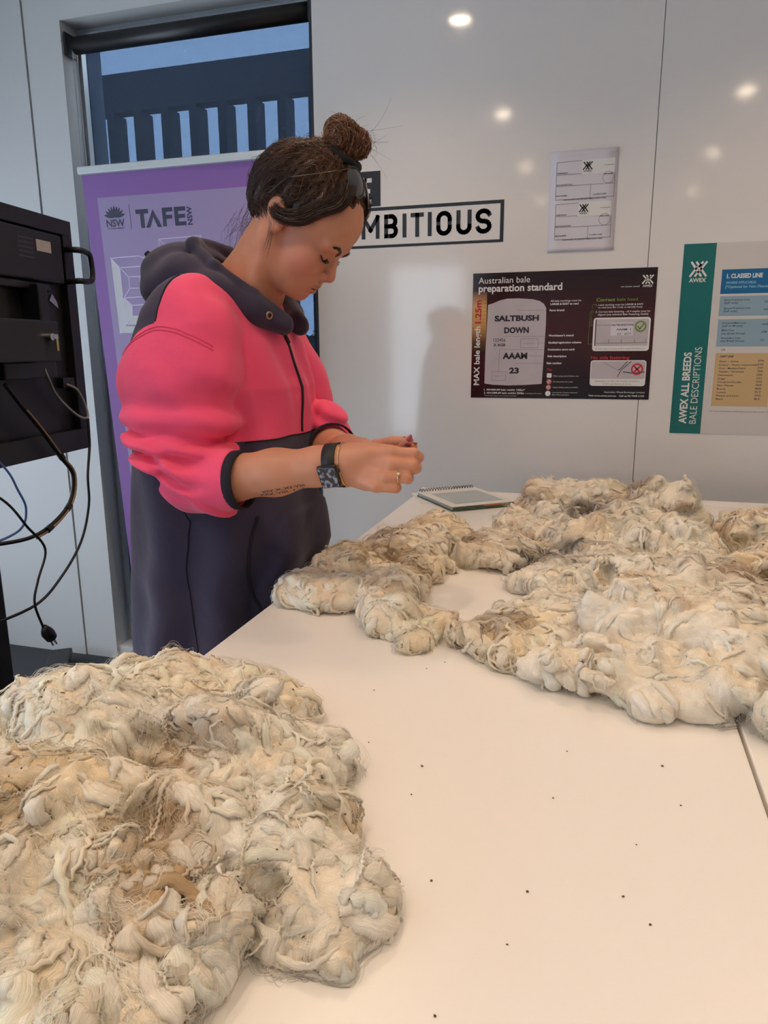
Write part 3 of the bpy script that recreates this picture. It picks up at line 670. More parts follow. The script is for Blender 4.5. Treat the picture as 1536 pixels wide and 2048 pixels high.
# crumbs of dung and dust on the bare tabletop
_crumb_mat = mat('dry_dirt', (0.10, 0.06, 0.035), 0.9, var=0.3, vscale=300)
_rng = random.Random(7)
for (x, y) in [(-0.276, 0.862), (-0.242, 0.733), (-0.17, 0.702), (-0.168, 0.648), (-0.018, 0.778), (0.052, 0.631), (0.084, 0.776), (-0.039, 0.542), (-0.048, 0.481), (-0.12, 0.532), (0.039, 0.559), (0.097, 0.706), (-0.027, 0.683), (-0.088, 0.405), (0.059, 0.533), (-0.224, 0.949), (-0.203, 0.977), (-0.249, 1.006)]:
    bm = bmesh.new(); bmesh.ops.create_icosphere(bm, subdivisions=1, radius=1)
    s = _rng.uniform(0.0008, 0.0014)
    for v in bm.verts: v.co = Vector((v.co.x * s * _rng.uniform(0.7, 1.6), v.co.y * s * _rng.uniform(0.7, 1.3), v.co.z * s * 0.7 + s * 0.6))
    bm.verts.index_update()
    o = new_mesh('dirt_crumb', [v.co.copy() for v in bm.verts], [[v.index for v in f.verts] for f in bm.faces], _crumb_mat); bm.free()
    o.location = (x, y, TZ)
    tag(o, 'tiny dark dirt crumb on the bare white tabletop', 'crumb', 'dirt crumbs on the tabletop')

# ------------------------------------------------------------------ notebook and papers
nb = thing('spiral_notebook', 'closed spiral bound notebook with pale printed cover on the table', 'notebook', (-0.385, 2.135, TZ))
e1 = Vector((0.782, 0.623, 0)); e2 = Vector((-0.623, 0.782, 0)); o0 = Vector((-0.394, 1.975, TZ + 0.001))
NM = Matrix(((e1.x, e2.x, 0, o0.x), (e1.y, e2.y, 0, o0.y), (0, 0, 1, o0.z), (0, 0, 0, 1)))
def nbox(lo, hi, bev=0.0): return MB().box(lo, hi, bev, NM)
_green = mat('green_cover', (0.05, 0.085, 0.06), 0.4, var=0.3, vscale=60); _cov = mat('cover_card', (0.78, 0.74, 0.68), 0.4, var=0.02)
nbox((0, 0, 0), (0.205, 0.245, 0.0035), 0.0008).build('back_cover', _green, nb)
pg = nbox((0.002, 0.003, 0.0035), (0.203, 0.243, 0.0125)).build('page_block', mat('page_edges', (0.34, 0.33, 0.30), 0.8, var=0.25, vscale=150), nb)
nbox((0.002, -0.0006, 0.004), (0.2, 0.003, 0.0115)).build('tab_edge', _green, nb)
nbox((0.10, -0.0012, 0.0085), (0.165, -0.0002, 0.0122)).build('orange_tab', mat('orange_tab', (0.45, 0.16, 0.05), 0.5), nb)
nbox((0, 0, 0.0125), (0.205, 0.245, 0.0145), 0.0006).build('front_cover', _cov, nb)
nbox((0.025, 0.035, 0.01455), (0.185, 0.195, 0.01475)).build('cover_picture', mat('cover_blue', (0.42, 0.47, 0.47), 0.4, var=0.15, vscale=12), nb)
nbox((0.025, 0.030, 0.0148), (0.185, 0.040, 0.0150)).build('cover_stripe', mat('cover_stripe', (0.30, 0.42, 0.48), 0.4), nb)
for k in range(20):
    cx = 0.012 + k * 0.0095
    pts = [NM @ Vector((cx, 0.243 + 0.008 * math.cos(a), 0.0118 + 0.0105 * math.sin(a))) for a in [2 * math.pi * j / 12 for j in range(12)]]
    MB().tube(pts, 0.0011, 5, closed=True).build('wire_ring', M['darkgrey'], nb, True)

def paper(name, label, cx, cy, rot, w, h, z, m, curl_=0.0):
    c, s = math.cos(rot), math.sin(rot); mb = MB(); n = 6
    for lay in (0, 1):
        for i in range(n + 1):
            u = -w / 2 + w * i / n
            for v in (-h / 2, h / 2):
                mb.V.append((cx + c * u - s * v, cy + s * u + c * v, z + 0.0004 * (1 - lay) + curl_ * (i / n) ** 3 + curl_ * 0.4 * (1 - i / n) ** 4))
    q = 2 * (n + 1)
    for i in range(n):
        a = 2 * i; mb.F.append((a, a + 2, a + 3, a + 1)); mb.F.append((q + a, q + a + 1, q + a + 3, q + a + 2))
        mb.F.append((a, q + a, q + a + 2, a + 2)); mb.F.append((a + 1, a + 3, q + a + 3, q + a + 1))
    mb.F.append((0, 1, q + 1, q)); mb.F.append((2 * n, q + 2 * n, q + 2 * n + 1, 2 * n + 1))
    o = mb.build(name, m); tag(o, label, 'paper'); return o
_pw = mat('loose_paper', (0.78, 0.75, 0.72), 0.6, var=0.02)
paper('loose_sheet', 'loose white sheet lying flat beside the spiral notebook at the table corner', -0.500, 2.155, 0.45, 0.09, 0.17, TZ + 0.0003, _pw)
paper('folded_leaflet', 'white leaflet lying behind the spiral notebook near the wall', -0.508, 2.276, 0.08, 0.10, 0.045, TZ + 0.0015, _pw, 0.012)
o = paper('printed_sheet', 'white sheet with small teal marks tucked behind the wool', 0.36, 2.17, -0.25, 0.20, 0.15, TZ + 0.0005, _pw)
for (a, b) in ((-0.09, -0.01), (-0.085, -0.035), (-0.02, -0.03)):
    c, s = math.cos(-0.25), math.sin(-0.25)
    x, y = 0.36 + c * a - s * b, 2.17 + s * a + c * b
    MB().box((x, y, TZ + 0.0010), (x + 0.022, y + 0.016, TZ + 0.0013)).build('teal_mark', M['pteal'], o)

# ================================================================== DISPLAY ON A MOBILE STAND (seen from behind)
dn = Vector((0.9916, 0.1292, 0)); da = Vector((-0.1292, 0.9916, 0)); d0 = Vector((-1.555, 1.9, 0))
DM = Matrix(((da.x, -dn.x, 0, d0.x), (da.y, -dn.y, 0, d0.y), (0, 0, 1, 0), (0, 0, 0, 1)))   # local: x along (away from camera), y into screen, z up
dsp = thing('display_screen', 'large black flat display turned with its back panel to the room', 'display', (-1.5, 1.4, 1.06))
def dbox(lo, hi, bev=0.0): return MB().box(lo, hi, bev, DM)
dbox((-1.22, 0.0, 1.058), (0.0, 0.055, 1.722), 0.004).build('bezel_case', M['black'], dsp)
fr_ = MB()
for a in (((-1.22, -0.022, 1.68), (0.0, 0.0, 1.722)), ((-1.22, -0.022, 1.058), (0.0, 0.0, 1.12)), ((-0.045, -0.022, 1.12), (0.0, 0.0, 1.68))): fr_.box(*a, 0.0015, DM)
fr_.build('rear_rim', M['darkgrey'], dsp)
dbox((-1.0, -0.035, 1.54), (-0.075, 0.0, 1.672), 0.006).build('upper_housing', M['darkgrey'], dsp)
dbox((-0.195, -0.0362, 1.618), (-0.13, -0.0352, 1.648)).build('rating_label', mat('rating_label', (0.45, 0.40, 0.36), 0.6, var=0.15, vscale=200), dsp)
rt = MB()
for k in range(5): rt.box((-0.275, -0.0360, 1.595 + k * 0.012), (-0.21, -0.0355, 1.599 + k * 0.012), 0, DM)
o = rt.build('rating_text', mat('faint_print', (0.05, 0.05, 0.055), 0.5), dsp); o['kind'] = 'stuff'
MB().tube([DM @ Vector(p) for p in spline([(-0.040, -0.02, 1.640), (-0.040, -0.06, 1.638), (-0.005, -0.065, 1.636), (0.018, -0.065, 1.625), (0.020, -0.065, 1.565), (-0.005, -0.065, 1.553), (-0.042, -0.06, 1.552), (-0.042, -0.02, 1.550)], 28)], 0.0085, 8).build('handle', M['black'], dsp, True)
dbox((-1.1, -0.03, 1.515), (-0.14, 0.0, 1.535), 0.004).build('mount_rail', M['black'], dsp)
dbox((-0.235, -0.055, 1.34), (-0.195, 0.0, 1.53), 0.004).build('mount_arm', M['black'], dsp)
MB().prism([(-0.165, 1.49), (-0.125, 1.47), (-0.13, 1.488), (-0.15, 1.508)], lambda u, v, h: DM @ Vector((u, -0.032 - h, v)), 0.006).build('bracket_tip', M['steel'], dsp)
box_ = dbox((-0.55, -0.12, 1.325), (-0.262, -0.02, 1.43), 0.004).build('lock_box', M['darkgrey'], dsp)
MB().tube([DM @ Vector((-0.315, -0.12, 1.388)), DM @ Vector((-0.315, -0.135, 1.388))], 0.009, 14).build('lock_barrel', M['steel'], box_)
MB().box((-0.302, -0.137, 1.352), (-0.294, -0.133, 1.385), 0.001, DM).build('key', M['gold'], box_)
MB().box((-0.312, -0.137, 1.382), (-0.292, -0.131, 1.396), 0.002, DM).build('key', M['steel'], box_)
dbox((-0.40, -0.05, 1.28), (-0.18, 0.0, 1.325), 0.004).build('port_shelf', M['black'], dsp)
dbox((-0.11, -0.02, 1.245), (-0.052, 0.0, 1.275), 0.002).build('socket_plate', M['darkgrey'], dsp)
dbox((-1.20, 0.0552, 1.08), (-0.02, 0.0565, 1.70)).build('screen_glass', M['blackgl'], dsp)

st = thing('display_stand', 'black floor stand with splayed feet carrying the display', 'stand', (-1.56, 1.45, 0))
MB().box((-1.60, 1.38, 0.05), (-1.53, 1.495, 1.30), 0.006).build('post', M['black'], st)
for ang in (124, 214, 304, 34):
    L = 1.25 if ang == 124 else 0.5
    R = Matrix.Translation((-1.565, 1.45, 0)) @ Matrix.Rotation(math.radians(ang), 4, 'Z')
    MB().box((0.0, -0.045, 0.022), (L, 0.045, 0.055), 0.006, R).build('foot', M['darkgrey'], st)
    MB().tube([R @ Vector((L - 0.06, -0.02, 0.012)), R @ Vector((L - 0.06, 0.02, 0.012))], 0.012, 12).build('castor', M['black'], st)

def dpt(s, z, off=0.03): return DM @ Vector((s, -off, z))
def cable(name, label, pts, r, m):
    o = MB().tube(spline(pts, 60), r, 7).build(name, m, None, True); tag(o, label, 'cable'); return o
_wc = mat('grey_cable', (0.30, 0.28, 0.26), 0.5); _bc = mat('blue_cable', (0.08, 0.16, 0.42), 0.4)
cable('patch_cable', 'short pale cable looping across the lower back of the display', [dpt(-0.235, 1.325, 0.04), dpt(-0.225, 1.28, 0.05), dpt(-0.17, 1.235, 0.03), dpt(-0.12, 1.195, 0.028), dpt(-0.06, 1.158, 0.03), dpt(-0.025, 1.155, 0.035), dpt(-0.03, 1.20, 0.03), dpt(-0.06, 1.24, 0.028), dpt(-0.098, 1.256, 0.022)], 0.004, _wc)
cable('power_cord', 'black power cord hanging from the display down to the stand post', [dpt(-0.025, 1.15, 0.035), dpt(-0.035, 1.10, 0.04), dpt(-0.04, 1.06, 0.04), dpt(-0.08, 0.98, 0.05), dpt(-0.09, 0.89, 0.05), dpt(-0.15, 0.79, 0.05), dpt(-0.25, 0.71, 0.04), dpt(-0.36, 0.665, 0.03), dpt(-0.47, 0.64, -0.04)], 0.0042, M['black'])
o = cable('signal_cable_bundle', 'black and tan cable bundle with tie wraps curving below the display', [dpt(-0.40, 1.27, 0.045), dpt(-0.34, 1.20, 0.05), dpt(-0.28, 1.14, 0.05), dpt(-0.21, 1.06, 0.05), dpt(-0.165, 1.0, 0.055), dpt(-0.19, 0.925, 0.055), dpt(-0.28, 0.88, 0.055), dpt(-0.38, 0.86, 0.04), dpt(-0.48, 0.86, -0.04)], 0.0055, M['black'])
o2 = MB().tube(spline([dpt(-0.34, 1.20, 0.056), dpt(-0.28, 1.14, 0.057), dpt(-0.208, 1.06, 0.057), dpt(-0.162, 1.0, 0.062), dpt(-0.188, 0.922, 0.062), dpt(-0.28, 0.874, 0.062), dpt(-0.36, 0.856, 0.055)], 50), 0.003, 6).build('tan_wire', mat('tan_wire', (0.35, 0.22, 0.13), 0.5), o, True)
for (a, b) in ((dpt(-0.215, 1.068, 0.053), dpt(-0.202, 1.052, 0.053)), (dpt(-0.196, 0.915, 0.057), dpt(-0.212, 0.905, 0.057)), (dpt(-0.295, 0.874, 0.058), dpt(-0.315, 0.868, 0.058))):
    MB().tube([a, b], 0.0095, 10).build('tie_wrap', M['black'], o)
cable('network_cable', 'thin blue cable hanging beside the stand post', [dpt(-0.47, 1.16, -0.03), dpt(-0.42, 1.06, 0.03), dpt(-0.40, 1.0, 0.045), dpt(-0.375, 0.94, 0.045), dpt(-0.395, 0.885, 0.03), dpt(-0.47, 0.85, -0.04)], 0.0032, _bc)
pl = thing('plug_lead', 'black lead ending in a dangling three-pin mains plug', 'cable', tuple(dpt(-0.36, 0.57, 0.05)))
MB().tube(spline([dpt(-0.48, 1.04, -0.03), dpt(-0.43, 0.97, 0.03), dpt(-0.40, 0.90, 0.06), dpt(-0.335, 0.82, 0.06), dpt(-0.38, 0.745, 0.06), dpt(-0.405, 0.69, 0.06), dpt(-0.385, 0.62, 0.06), dpt(-0.375, 0.60, 0.06)], 50), 0.0035, 7).build('lead', M['black'], pl, True)
MB().tube([dpt(-0.378, 0.612, 0.06), dpt(-0.372, 0.598, 0.06), dpt(-0.364, 0.585, 0.06), dpt(-0.352, 0.567, 0.06)], [0.006, 0.014, 0.018, 0.016], 12).build('plug_body', M['black'], pl, True)
for k in (-0.008, 0.008, 0.0):
    a = dpt(-0.352 + k * 0.6, 0.567 - 0.004 + k * 0.4, 0.06 + (0.008 if k == 0 else 0)); bb = dpt(-0.342 + k * 0.6, 0.549 - 0.004 + k * 0.4, 0.06 + (0.008 if k == 0 else 0))
    MB().tube([a, bb], 0.0025, 6).build('pin', M['steel'], pl)
# ================================================================== IMPLICIT SURFACE TOOLKIT
f32 = np.float32
def smin(a, b, k):
    h = np.clip(0.5 + 0.5 * (b - a) / k, 0, 1); return b + (a - b) * h - k * h * (1 - h)
def smax(a, b, k): return -smin(-a, -b, k)
def sph(P, c, r): return np.sqrt(((P - np.asarray(c, f32)) ** 2).sum(1)) - r
def ell(P, c, r, R=None):
    q = P - np.asarray(c, f32)
    if R is not None: q = q @ np.asarray(R, f32)       # columns of R = ellipsoid axes
    r = np.asarray(r, f32)
    k0 = np.sqrt(((q / r) ** 2).sum(1)); k1 = np.sqrt(((q / (r * r)) ** 2).sum(1)) + 1e-9
    return k0 * (k0 - 1) / k1
def cone(P, a, b, ra, rb, flat=None):
    """capsule with radius going from ra to rb; flat=(axis, s) squeezes along a unit axis"""
    a = np.asarray(a, f32); b = np.asarray(b, f32); ab = b - a
    q = P - a
    t = np.clip((q @ ab) / (ab @ ab), 0, 1)
    e = q - t[:, None] * ab
    if flat is not None:
        ax = np.asarray(flat[0], f32); c = e @ ax; e = e + np.outer(c * (1.0 / flat[1] - 1.0), ax)
    return np.sqrt((e ** 2).sum(1)) - (ra + (rb - ra) * t)
def chain(P, pts, rs, k=0.01, flat=None):
    d = None
    for i in range(len(pts) - 1):
        e = cone(P, pts[i], pts[i + 1], rs[i], rs[i + 1], flat)
        d = e if d is None else smin(d, e, k)
    return d
def _hash(i, j, k, s):
    h = (i.astype(np.int64) * 374761393 + j.astype(np.int64) * 668265263 + k.astype(np.int64) * 2147483647 + s * 974711) & 0x7fffffff
    h = ((h ^ (h >> 13)) * 1274126177) & 0x7fffffff
    return ((h ^ (h >> 16)) & 0xffff).astype(f32) / 65535.0
def vnoise(P, s=0):
    F = np.floor(P); t = (P - F).astype(f32); F = F.astype(np.int64); t = t * t * (3 - 2 * t)
    out = np.zeros(len(P), f32)
    for a in (0, 1):
        wa = t[:, 0] if a else 1 - t[:, 0]
        for b in (0, 1):
            wb = t[:, 1] if b else 1 - t[:, 1]
            for c in (0, 1):
                wc = t[:, 2] if c else 1 - t[:, 2]
                out += wa * wb * wc * _hash(F[:, 0] + a, F[:, 1] + b, F[:, 2] + c, s)
    return out * 2 - 1
def grid_surface(fn, lo, hi, h, blk=8, slack=1.3, keep=None):
    """naive surface nets with block culling; returns verts, quads"""
    lo = np.asarray(lo, float); hi = np.asarray(hi, float)
    nb = np.ceil((hi - lo) / (h * blk)).astype(int); N = nb * blk
    g = [lo[i] + (np.arange(nb[i]) + 0.5) * h * blk - 0.5 * h for i in range(3)]
    X, Y, Z = np.meshgrid(*g, indexing='ij')
    Pc = np.stack([X.ravel(), Y.ravel(), Z.ravel()], 1).astype(f32)
    dc = fn(Pc)
    D = np.repeat(np.repeat(np.repeat(dc.reshape(nb), blk, 0), blk, 1), blk, 2).astype(f32)
    act = np.nonzero(np.abs(dc) < h * blk * 0.87 * slack + h)[0]
    bi = np.stack(np.unravel_index(act, nb), 1)
    off = np.stack(np.meshgrid(*[np.arange(blk)] * 3, indexing='ij'), -1).reshape(-1, 3)
    CH = max(1, 1500000 // blk ** 3)
    for s in range(0, len(bi), CH):
        idx = (bi[s:s + CH, None, :] * blk + off[None]).reshape(-1, 3)
        D[idx[:, 0], idx[:, 1], idx[:, 2]] = fn((lo + idx * h).astype(f32))
    S = D < 0
    c = np.zeros(N - 1, np.int8)
    for a in (0, 1):
        for b in (0, 1):
            for e in (0, 1): c += S[a:N[0] - 1 + a, b:N[1] - 1 + b, e:N[2] - 1 + e]
    cells = np.stack(np.nonzero((c > 0) & (c < 8)), 1)
    vid = np.full(N - 1, -1, np.int32); vid[cells[:, 0], cells[:, 1], cells[:, 2]] = np.arange(len(cells))
    acc = np.zeros((len(cells), 3)); cnt = np.zeros(len(cells))
    cor = [(a, b, e) for a in (0, 1) for b in (0, 1) for e in (0, 1)]
    for A in cor:
        for ax in range(3):
            if A[ax]: continue
            B = list(A); B[ax] = 1
            da = D[cells[:, 0] + A[0], cells[:, 1] + A[1], cells[:, 2] + A[2]]; db = D[cells[:, 0] + B[0], cells[:, 1] + B[1], cells[:, 2] + B[2]]
            m = (da < 0) != (db < 0)
            t = np.where(m, da / np.where(m, da - db, 1), 0)
            p = np.tile(np.array(A, float), (len(cells), 1)); p[:, ax] += t
            acc[m] += p[m]; cnt[m] += 1
    V = lo + (cells + acc / cnt[:, None]) * h
    Q = []
    for ax in range(3):
        u, v = (ax + 1) % 3, (ax + 2) % 3
        sl0 = [slice(None)] * 3; sl1 = [slice(None)] * 3
        sl0[ax] = slice(0, N[ax] - 1); sl1[ax] = slice(1, N[ax])
        ch = S[tuple(sl0)] != S[tuple(sl1)]
        e = np.stack(np.nonzero(ch), 1)
        ok = (e[:, u] > 0) & (e[:, v] > 0) & (e[:, u] < N[u] - 1) & (e[:, v] < N[v] - 1)
        e = e[ok]
        def cell(du, dv):
            q = e.copy(); q[:, u] -= du; q[:, v] -= dv; return vid[q[:, 0], q[:, 1], q[:, 2]]
        q = np.stack([cell(1, 1), cell(0, 1), cell(0, 0), cell(1, 0)], 1)
        ins = S[e[:, 0], e[:, 1], e[:, 2]]
        q[~ins] = q[~ins][:, ::-1]
        Q.append(q)
    Q = np.concatenate(Q); Q = Q[(Q >= 0).all(1)]
    if keep is not None: keep.update(D=D, lo=lo, h=h)
    return V, Q
def sdf_grad(fn, P, e=0.0015):
    P = P.astype(f32); g = np.empty_like(P)
    for i in range(3):
        d = np.zeros(3, f32); d[i] = e
        g[:, i] = fn(P + d) - fn(P - d)
    return g / (np.linalg.norm(g, axis=1, keepdims=True) + 1e-9)
def project(fn, P, off=0.0, it=4):
    P = np.asarray(P, f32).copy()
    for _ in range(it): P -= sdf_grad(fn, P) * (fn(P) - off)[:, None]
    return P
def sampled(keep):
    D, lo, h = keep['D'], keep['lo'], keep['h']; N = np.array(D.shape)
    def fn(P):
        q = np.clip((P - lo) / h, 0.001, N - 1.002); i = q.astype(np.int32); t = (q - i).astype(f32); out = 0
        for a in (0, 1):
            for b in (0, 1):
                for c in (0, 1):
                    out = out + D[i[:, 0] + a, i[:, 1] + b, i[:, 2] + c] * (t[:, 0] if a else 1 - t[:, 0]) * (t[:, 1] if b else 1 - t[:, 1]) * (t[:, 2] if c else 1 - t[:, 2])
        return out.astype(f32)
    return fn
def rotm(ax, deg):
    return np.array(Matrix.Rotation(math.radians(deg), 3, ax), f32)

def hair_object(name, pts, rad, col, m, parent, nrm=None):
    """pts (N,K,3), rad (N,K), col (N,K,3) -> native curves object"""
    N, K = pts.shape[:2]
    hc = bpy.data.hair_curves.new(name)
    hc.add_curves([K] * N)
    hc.attributes['position'].data.foreach_set('vector', np.ascontiguousarray(pts, f32).ravel())
    a = hc.attributes.get('radius') or hc.attributes.new('radius', 'FLOAT', 'POINT')
    a.data.foreach_set('value', np.ascontiguousarray(rad, f32).ravel())
    c = hc.attributes.new('Col', 'FLOAT_COLOR', 'POINT')
    c.data.foreach_set('color', np.concatenate([col, np.ones((N, K, 1))], 2).astype(f32).ravel())
    if nrm is not None:
        c = hc.attributes.new('Nrm', 'FLOAT_VECTOR', 'POINT'); c.data.foreach_set('vector', np.ascontiguousarray(nrm, f32).ravel())
    hc.materials.append(m)
    o = bpy.data.objects.new(name, hc); link(o, parent)
    if parent is not None and parent.type == 'EMPTY': o.location = -parent.location
    return o

# ================================================================== WOOL
def wool_material(name, lay=False, trans=0.25, bump=0.0, clear=0.0):
    m = bpy.data.materials.new(name); m.use_nodes = True
    nt = m.node_tree; nt.nodes.remove(nt.nodes['Principled BSDF'])
    at = nt.nodes.new('ShaderNodeAttribute'); at.attribute_name = 'Col'
    df = nt.nodes.new('ShaderNodeBsdfDiffuse'); tl = nt.nodes.new('ShaderNodeBsdfTranslucent'); mx = nt.nodes.new('ShaderNodeMixShader')
    mx.inputs[0].default_value = trans
    nt.links.new(at.outputs['Color'], df.inputs[0]); nt.links.new(at.outputs['Color'], tl.inputs[0])
    if lay:      # fibres lie in the fleece, so they scatter light around the fleece surface normal
        an = nt.nodes.new('ShaderNodeAttribute'); an.attribute_name = 'Nrm'
        nt.links.new(an.outputs['Vector'], df.inputs['Normal'])
    if bump > 0:
        tc = nt.nodes.new('ShaderNodeTexCoord'); nw = nt.nodes.new('ShaderNodeTexNoise'); nw.inputs['Scale'].default_value = 22; mpn = nt.nodes.new('ShaderNodeMixRGB'); mpn.blend_type = 'ADD'; mpn.inputs[0].default_value = 0.16
        nt.links.new(tc.outputs['Object'], nw.inputs['Vector']); nt.links.new(tc.outputs['Object'], mpn.inputs[1]); nt.links.new(nw.outputs['Color'], mpn.inputs[2])
        mpp = nt.nodes.new('ShaderNodeMapping'); mpp.inputs['Scale'].default_value = (0.22, 1.0, 1.0); mpp.inputs['Rotation'].default_value = (0.3, 0.5, 0.9); nt.links.new(mpn.outputs[0], mpp.inputs[0])
        nz = nt.nodes.new('ShaderNodeTexNoise'); nz.inputs['Scale'].default_value = 330; nz.inputs['Detail'].default_value = 4; nz.inputs['Distortion'].default_value = 0.6
        bp = nt.nodes.new('ShaderNodeBump'); bp.inputs['Strength'].default_value = bump; bp.inputs['Distance'].default_value = 0.003
        nt.links.new(mpp.outputs[0], nz.inputs['Vector']); nt.links.new(nz.outputs['Fac'], bp.inputs['Height']); nt.links.new(bp.outputs['Normal'], df.inputs['Normal'])
    nt.links.new(df.outputs[0], mx.inputs[1]); nt.links.new(tl.outputs[0], mx.inputs[2]); out = mx.outputs[0]
    if clear > 0:      # each strand stands for a loose bundle of hair-fine fibres that lets part of the light through
        tp = nt.nodes.new('ShaderNodeBsdfTransparent'); m2 = nt.nodes.new('ShaderNodeMixShader'); m2.inputs[0].default_value = clear
        nt.links.new(out, m2.inputs[1]); nt.links.new(tp.outputs[0], m2.inputs[2]); out = m2.outputs[0]
    nt.links.new(out, nt.nodes['Material Output'].inputs[0])
    return m
M['fleece'] = wool_material('wool_mass', trans=0.03, bump=0.7)
M['fibre'] = wool_material('wool_fibre', lay=True, trans=0.06)
M['fibre_loose'] = wool_material('wool_fibre_loose', trans=0.45)
def lock_material():
    m = bpy.data.materials.new('wool_lock_fibres'); m.use_nodes = True
    nt = m.node_tree; nt.nodes.remove(nt.nodes['Principled BSDF'])
    at = nt.nodes.new('ShaderNodeAttribute'); at.attribute_name = 'Col'
    fb = nt.nodes.new('ShaderNodeAttribute'); fb.attribute_name = 'fib'
    nz = nt.nodes.new('ShaderNodeTexNoise'); nz.inputs['Scale'].default_value = 1.0; nz.inputs['Detail'].default_value = 4; nz.inputs['Roughness'].default_value = 0.65
    nt.links.new(fb.outputs['Vector'], nz.inputs['Vector'])
    mr = nt.nodes.new('ShaderNodeMapRange'); mr.inputs['From Min'].default_value = 0.3; mr.inputs['From Max'].default_value = 0.7; mr.inputs['To Min'].default_value = 0.74; mr.inputs['To Max'].default_value = 1.04
    nt.links.new(nz.outputs['Fac'], mr.inputs['Value'])
    mu = nt.nodes.new('ShaderNodeVectorMath'); mu.operation = 'SCALE'; nt.links.new(at.outputs['Color'], mu.inputs[0]); nt.links.new(mr.outputs[0], mu.inputs['Scale'])
    bp = nt.nodes.new('ShaderNodeBump'); bp.inputs['Strength'].default_value = 0.75; bp.inputs['Distance'].default_value = 0.0016; nt.links.new(nz.outputs['Fac'], bp.inputs['Height'])
    df = nt.nodes.new('ShaderNodeBsdfDiffuse'); nt.links.new(mu.outputs[0], df.inputs[0]); nt.links.new(bp.outputs['Normal'], df.inputs['Normal'])
    nt.links.new(df.outputs[0], nt.nodes['Material Output'].inputs[0])
    return m
M['lock'] = lock_material()
WHITE = np.array((0.98, 0.94, 0.86)); CREAM = np.array((0.98, 0.85, 0.64)); TAN = np.array((0.66, 0.45, 0.27)); GREY = np.array((0.40, 0.345, 0.31)); BROWN = np.array((0.15, 0.10, 0.065))

def wool_color(P, seed, dirty=0.3, yellow=0.5, spots=()):
    n1 = vnoise(P * 11, seed + 1) * 0.6 + vnoise(P * 27, seed + 2) * 0.4
    n2 = vnoise(P * 16, seed + 3) * 0.6 + vnoise(P * 45, seed + 4) * 0.4
    n3 = vnoise(P * 22, seed + 5) * 0.5 + vnoise(P * 70, seed + 6) * 0.5
    y = np.clip(yellow + n1 * 0.9, 0, 1)[:, None]
    c = WHITE * (1 - y) + CREAM * y
    t = (np.clip((n2 - 0.38 + dirty * 0.45) * 2.2, 0, 1) * 0.85)[:, None]
    c = c * (1 - t) + TAN * t
    g = (np.clip((n3 - 0.50 + dirty * 0.35) * 3.0, 0, 1) * 0.8)[:, None]
    c = c * (1 - g) + GREY * g
    for (x, y, r, sc) in spots:
        w = np.exp(-((P[:, 0] - x) ** 2 + (P[:, 1] - y) ** 2) / (r * r)) * (0.75 + 0.5 * n3); w = np.clip(w * 1.7, 0, 0.92)[:, None]
        c = c * (1 - w) + np.array(sc) * w
    return c

